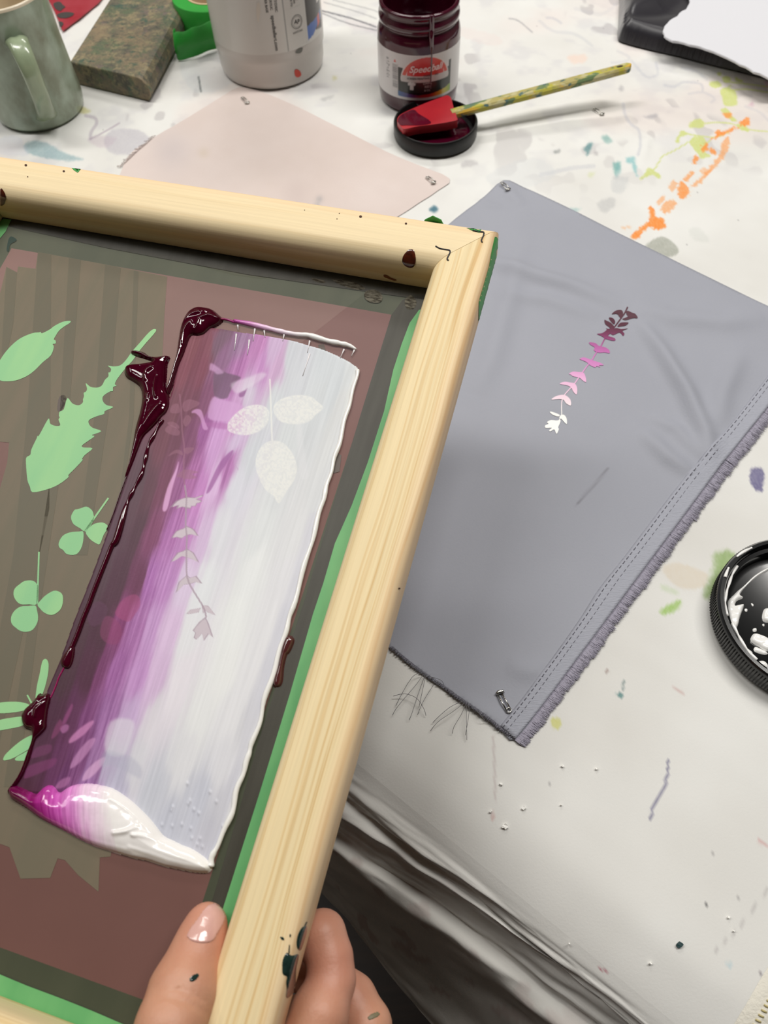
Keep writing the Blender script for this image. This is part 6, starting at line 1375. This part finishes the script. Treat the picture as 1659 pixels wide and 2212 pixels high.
skin = bpy.data.materials.new('skin'); nt, N, L, b = nodes(skin)
b.inputs['Roughness'].default_value = .48; b.inputs['Subsurface Weight'].default_value = .15; b.inputs['Subsurface Radius'].default_value = (1, .35, .2); b.inputs['Subsurface Scale'].default_value = .003
vc = N.new('ShaderNodeVertexColor'); vc.layer_name = 'Col'; L.new(vc.outputs[0], b.inputs['Base Color'])
co = N.new('ShaderNodeTexCoord'); n = N.new('ShaderNodeTexNoise'); n.inputs['Scale'].default_value = 900; n.inputs['Detail'].default_value = 4; L.new(co.outputs['Object'], n.inputs[0]); bp = N.new('ShaderNodeBump'); bp.inputs['Strength'].default_value = .25; bp.inputs['Distance'].default_value = .0005; L.new(n.outputs['Fac'], bp.inputs['Height']); L.new(bp.outputs[0], b.inputs['Normal'])
nn = fbm(V[:, 0] * 120 + V[:, 2] * 60, V[:, 1] * 120 + V[:, 2] * 60, 91, 4)
cc = np.array([200, 146, 118.]) + (nn - .5)[:, None] * np.array([18, 26, 24])
def warm(c, P, pos, r, col, a): w = a * np.exp(-(np.linalg.norm(P - pos, axis=1) / r) ** 2); return c * (1 - w[:, None]) + w[:, None] * np.array(col, float)
for ch in (thumb[0], index[1], middle[1], index[3]): cc = warm(cc, V, ch[0], .013, (206, 136, 118), .5)
HD = mesh('hand', V, None, skin, None, quads=Q, col=lin(np.clip(cc, 0, 255)), loc=F([(-.02, H_ - .03, .03)])[0])
tag(HD, 'left hand gripping the near right corner of the wooden frame, thumb on top', 'person')
print('hand verts', len(V))
# nail + spots projected on the skin
bvh = BVHTree.FromPolygons([tuple(v) for v in V], [tuple(int(i) for i in q) for q in Q])
def onskin(px, off):
    out = []; last = None
    for r in rays(px):
        h = bvh.ray_cast(Vector(CAM), Vector(r).normalized())
        if h[0] is None: out.append(None); continue
        p = np.array(h[0]); n_ = np.array(h[1]); n_ = n_ if n_ @ r < 0 else -n_; out.append(p + n_ * off)
    good = [q for q in out if q is not None]; return np.array([q if q is not None else good[0] for q in out])
def skin_patch(name, poly, off, m, parent, s=4., dome=0., ks=4):
    P_ = cat(poly, ks); X, Y, Q = grid(P_[:, 0].min(), P_[:, 0].max(), P_[:, 1].min(), P_[:, 1].max(), s); d = sdf(X, Y, P_); Q, X, Y, d = cull((d > -s * .4)[Q].all(1), Q, X, Y, d)
    W = onskin(np.stack([X, Y], 1), 0); Wd = CAM - W; Wd /= np.linalg.norm(Wd, axis=1)[:, None]
    e = off * np.clip(d / (s * 1.2) + .3, -.6, 1) + dome * np.clip(d / 30, 0, 1); V_ = W + Wd * e[:, None]
    # smooth depth noise
    return mesh(name, V_, None, m, parent, quads=Q)
nailm = mat('thumb_nail', (214, 164, 154), .22, coat=.4, noise=(120, .4, (1, 1, 1), (222, 180, 168)))
nl = skin_patch('thumb_nail', [(470, 1951), (484, 1957), (489, 1972), (482, 1996), (470, 2016), (462, 2030), (448, 2036), (428, 2036), (410, 2030), (404, 2020), (411, 2005), (424, 1988), (440, 1965), (455, 1953)], .0005, nailm, HD, 2.2, .0004); nl['label'] = 'pink thumb nail'
skin_patch('paint_spot', [(410, 2113), (416, 2106), (428, 2103), (429, 2110), (420, 2119), (411, 2120)], .0003, gb, HD, 1.6)
skin_patch('paint_spot', [(795, 2196), (806, 2188), (818, 2186), (820, 2193), (808, 2200), (797, 2203)], .0003, mat('green_paint_smear', (120, 112, 84), .5), HD, 1.6)

# ================================================================== LIGHT
def area(name, loc, sx, sy, e, tgt=None, col=(1, .975, .93)):
    l = bpy.data.lights.new(name, 'AREA'); l.shape = 'RECTANGLE'; l.size = sx; l.size_y = sy; l.energy = e; l.color = col
    o = bpy.data.objects.new(name, l); COL.objects.link(o); o.location = loc
    if tgt is not None: o.rotation_euler = (Vector(tgt) - Vector(loc)).to_track_quat('-Z', 'Y').to_euler()
    return o
for nm, loc, sx, sy, e in (('a', (-.85, .75, 1.93), 1.2, .28, 26), ('b', (.75, .65, 1.93), 1.2, .28, 38), ('c', (0., 2.2, 1.93), 1.2, .28, 28), ('d', (-1.9, .8, 1.93), .28, 1.2, 12)):
    area('ceiling_light', loc, sx, sy, e)
w = bpy.data.worlds.new('World'); scn.world = w; w.use_nodes = True
w.node_tree.nodes['Background'].inputs[0].default_value = (.93, .95, 1, 1); w.node_tree.nodes['Background'].inputs[1].default_value = .3

# ================================================================== CAMERA
cd = bpy.data.cameras.new('Camera'); cam = bpy.data.objects.new('Camera', cd); COL.objects.link(cam)
M = Matrix(((RT[0], UP[0], -FW[0], CAM[0]), (RT[1], UP[1], -FW[1], CAM[1]), (RT[2], UP[2], -FW[2], CAM[2]), (0, 0, 0, 1)))
cam.matrix_world = M
cd.sensor_fit = 'VERTICAL'; cd.sensor_height = 36; cd.sensor_width = 27; cd.lens = FPX / 2212 * 36
cd.clip_start = .01; cd.clip_end = 50
cd.dof.use_dof = True; cd.dof.focus_distance = .38; cd.dof.aperture_fstop = 15
scn.camera = cam
vs = scn.view_settings; vs.view_transform = 'Standard'; vs.look = 'None'; vs.exposure = -0.42; vs.gamma = 1; vs.use_curve_mapping = False
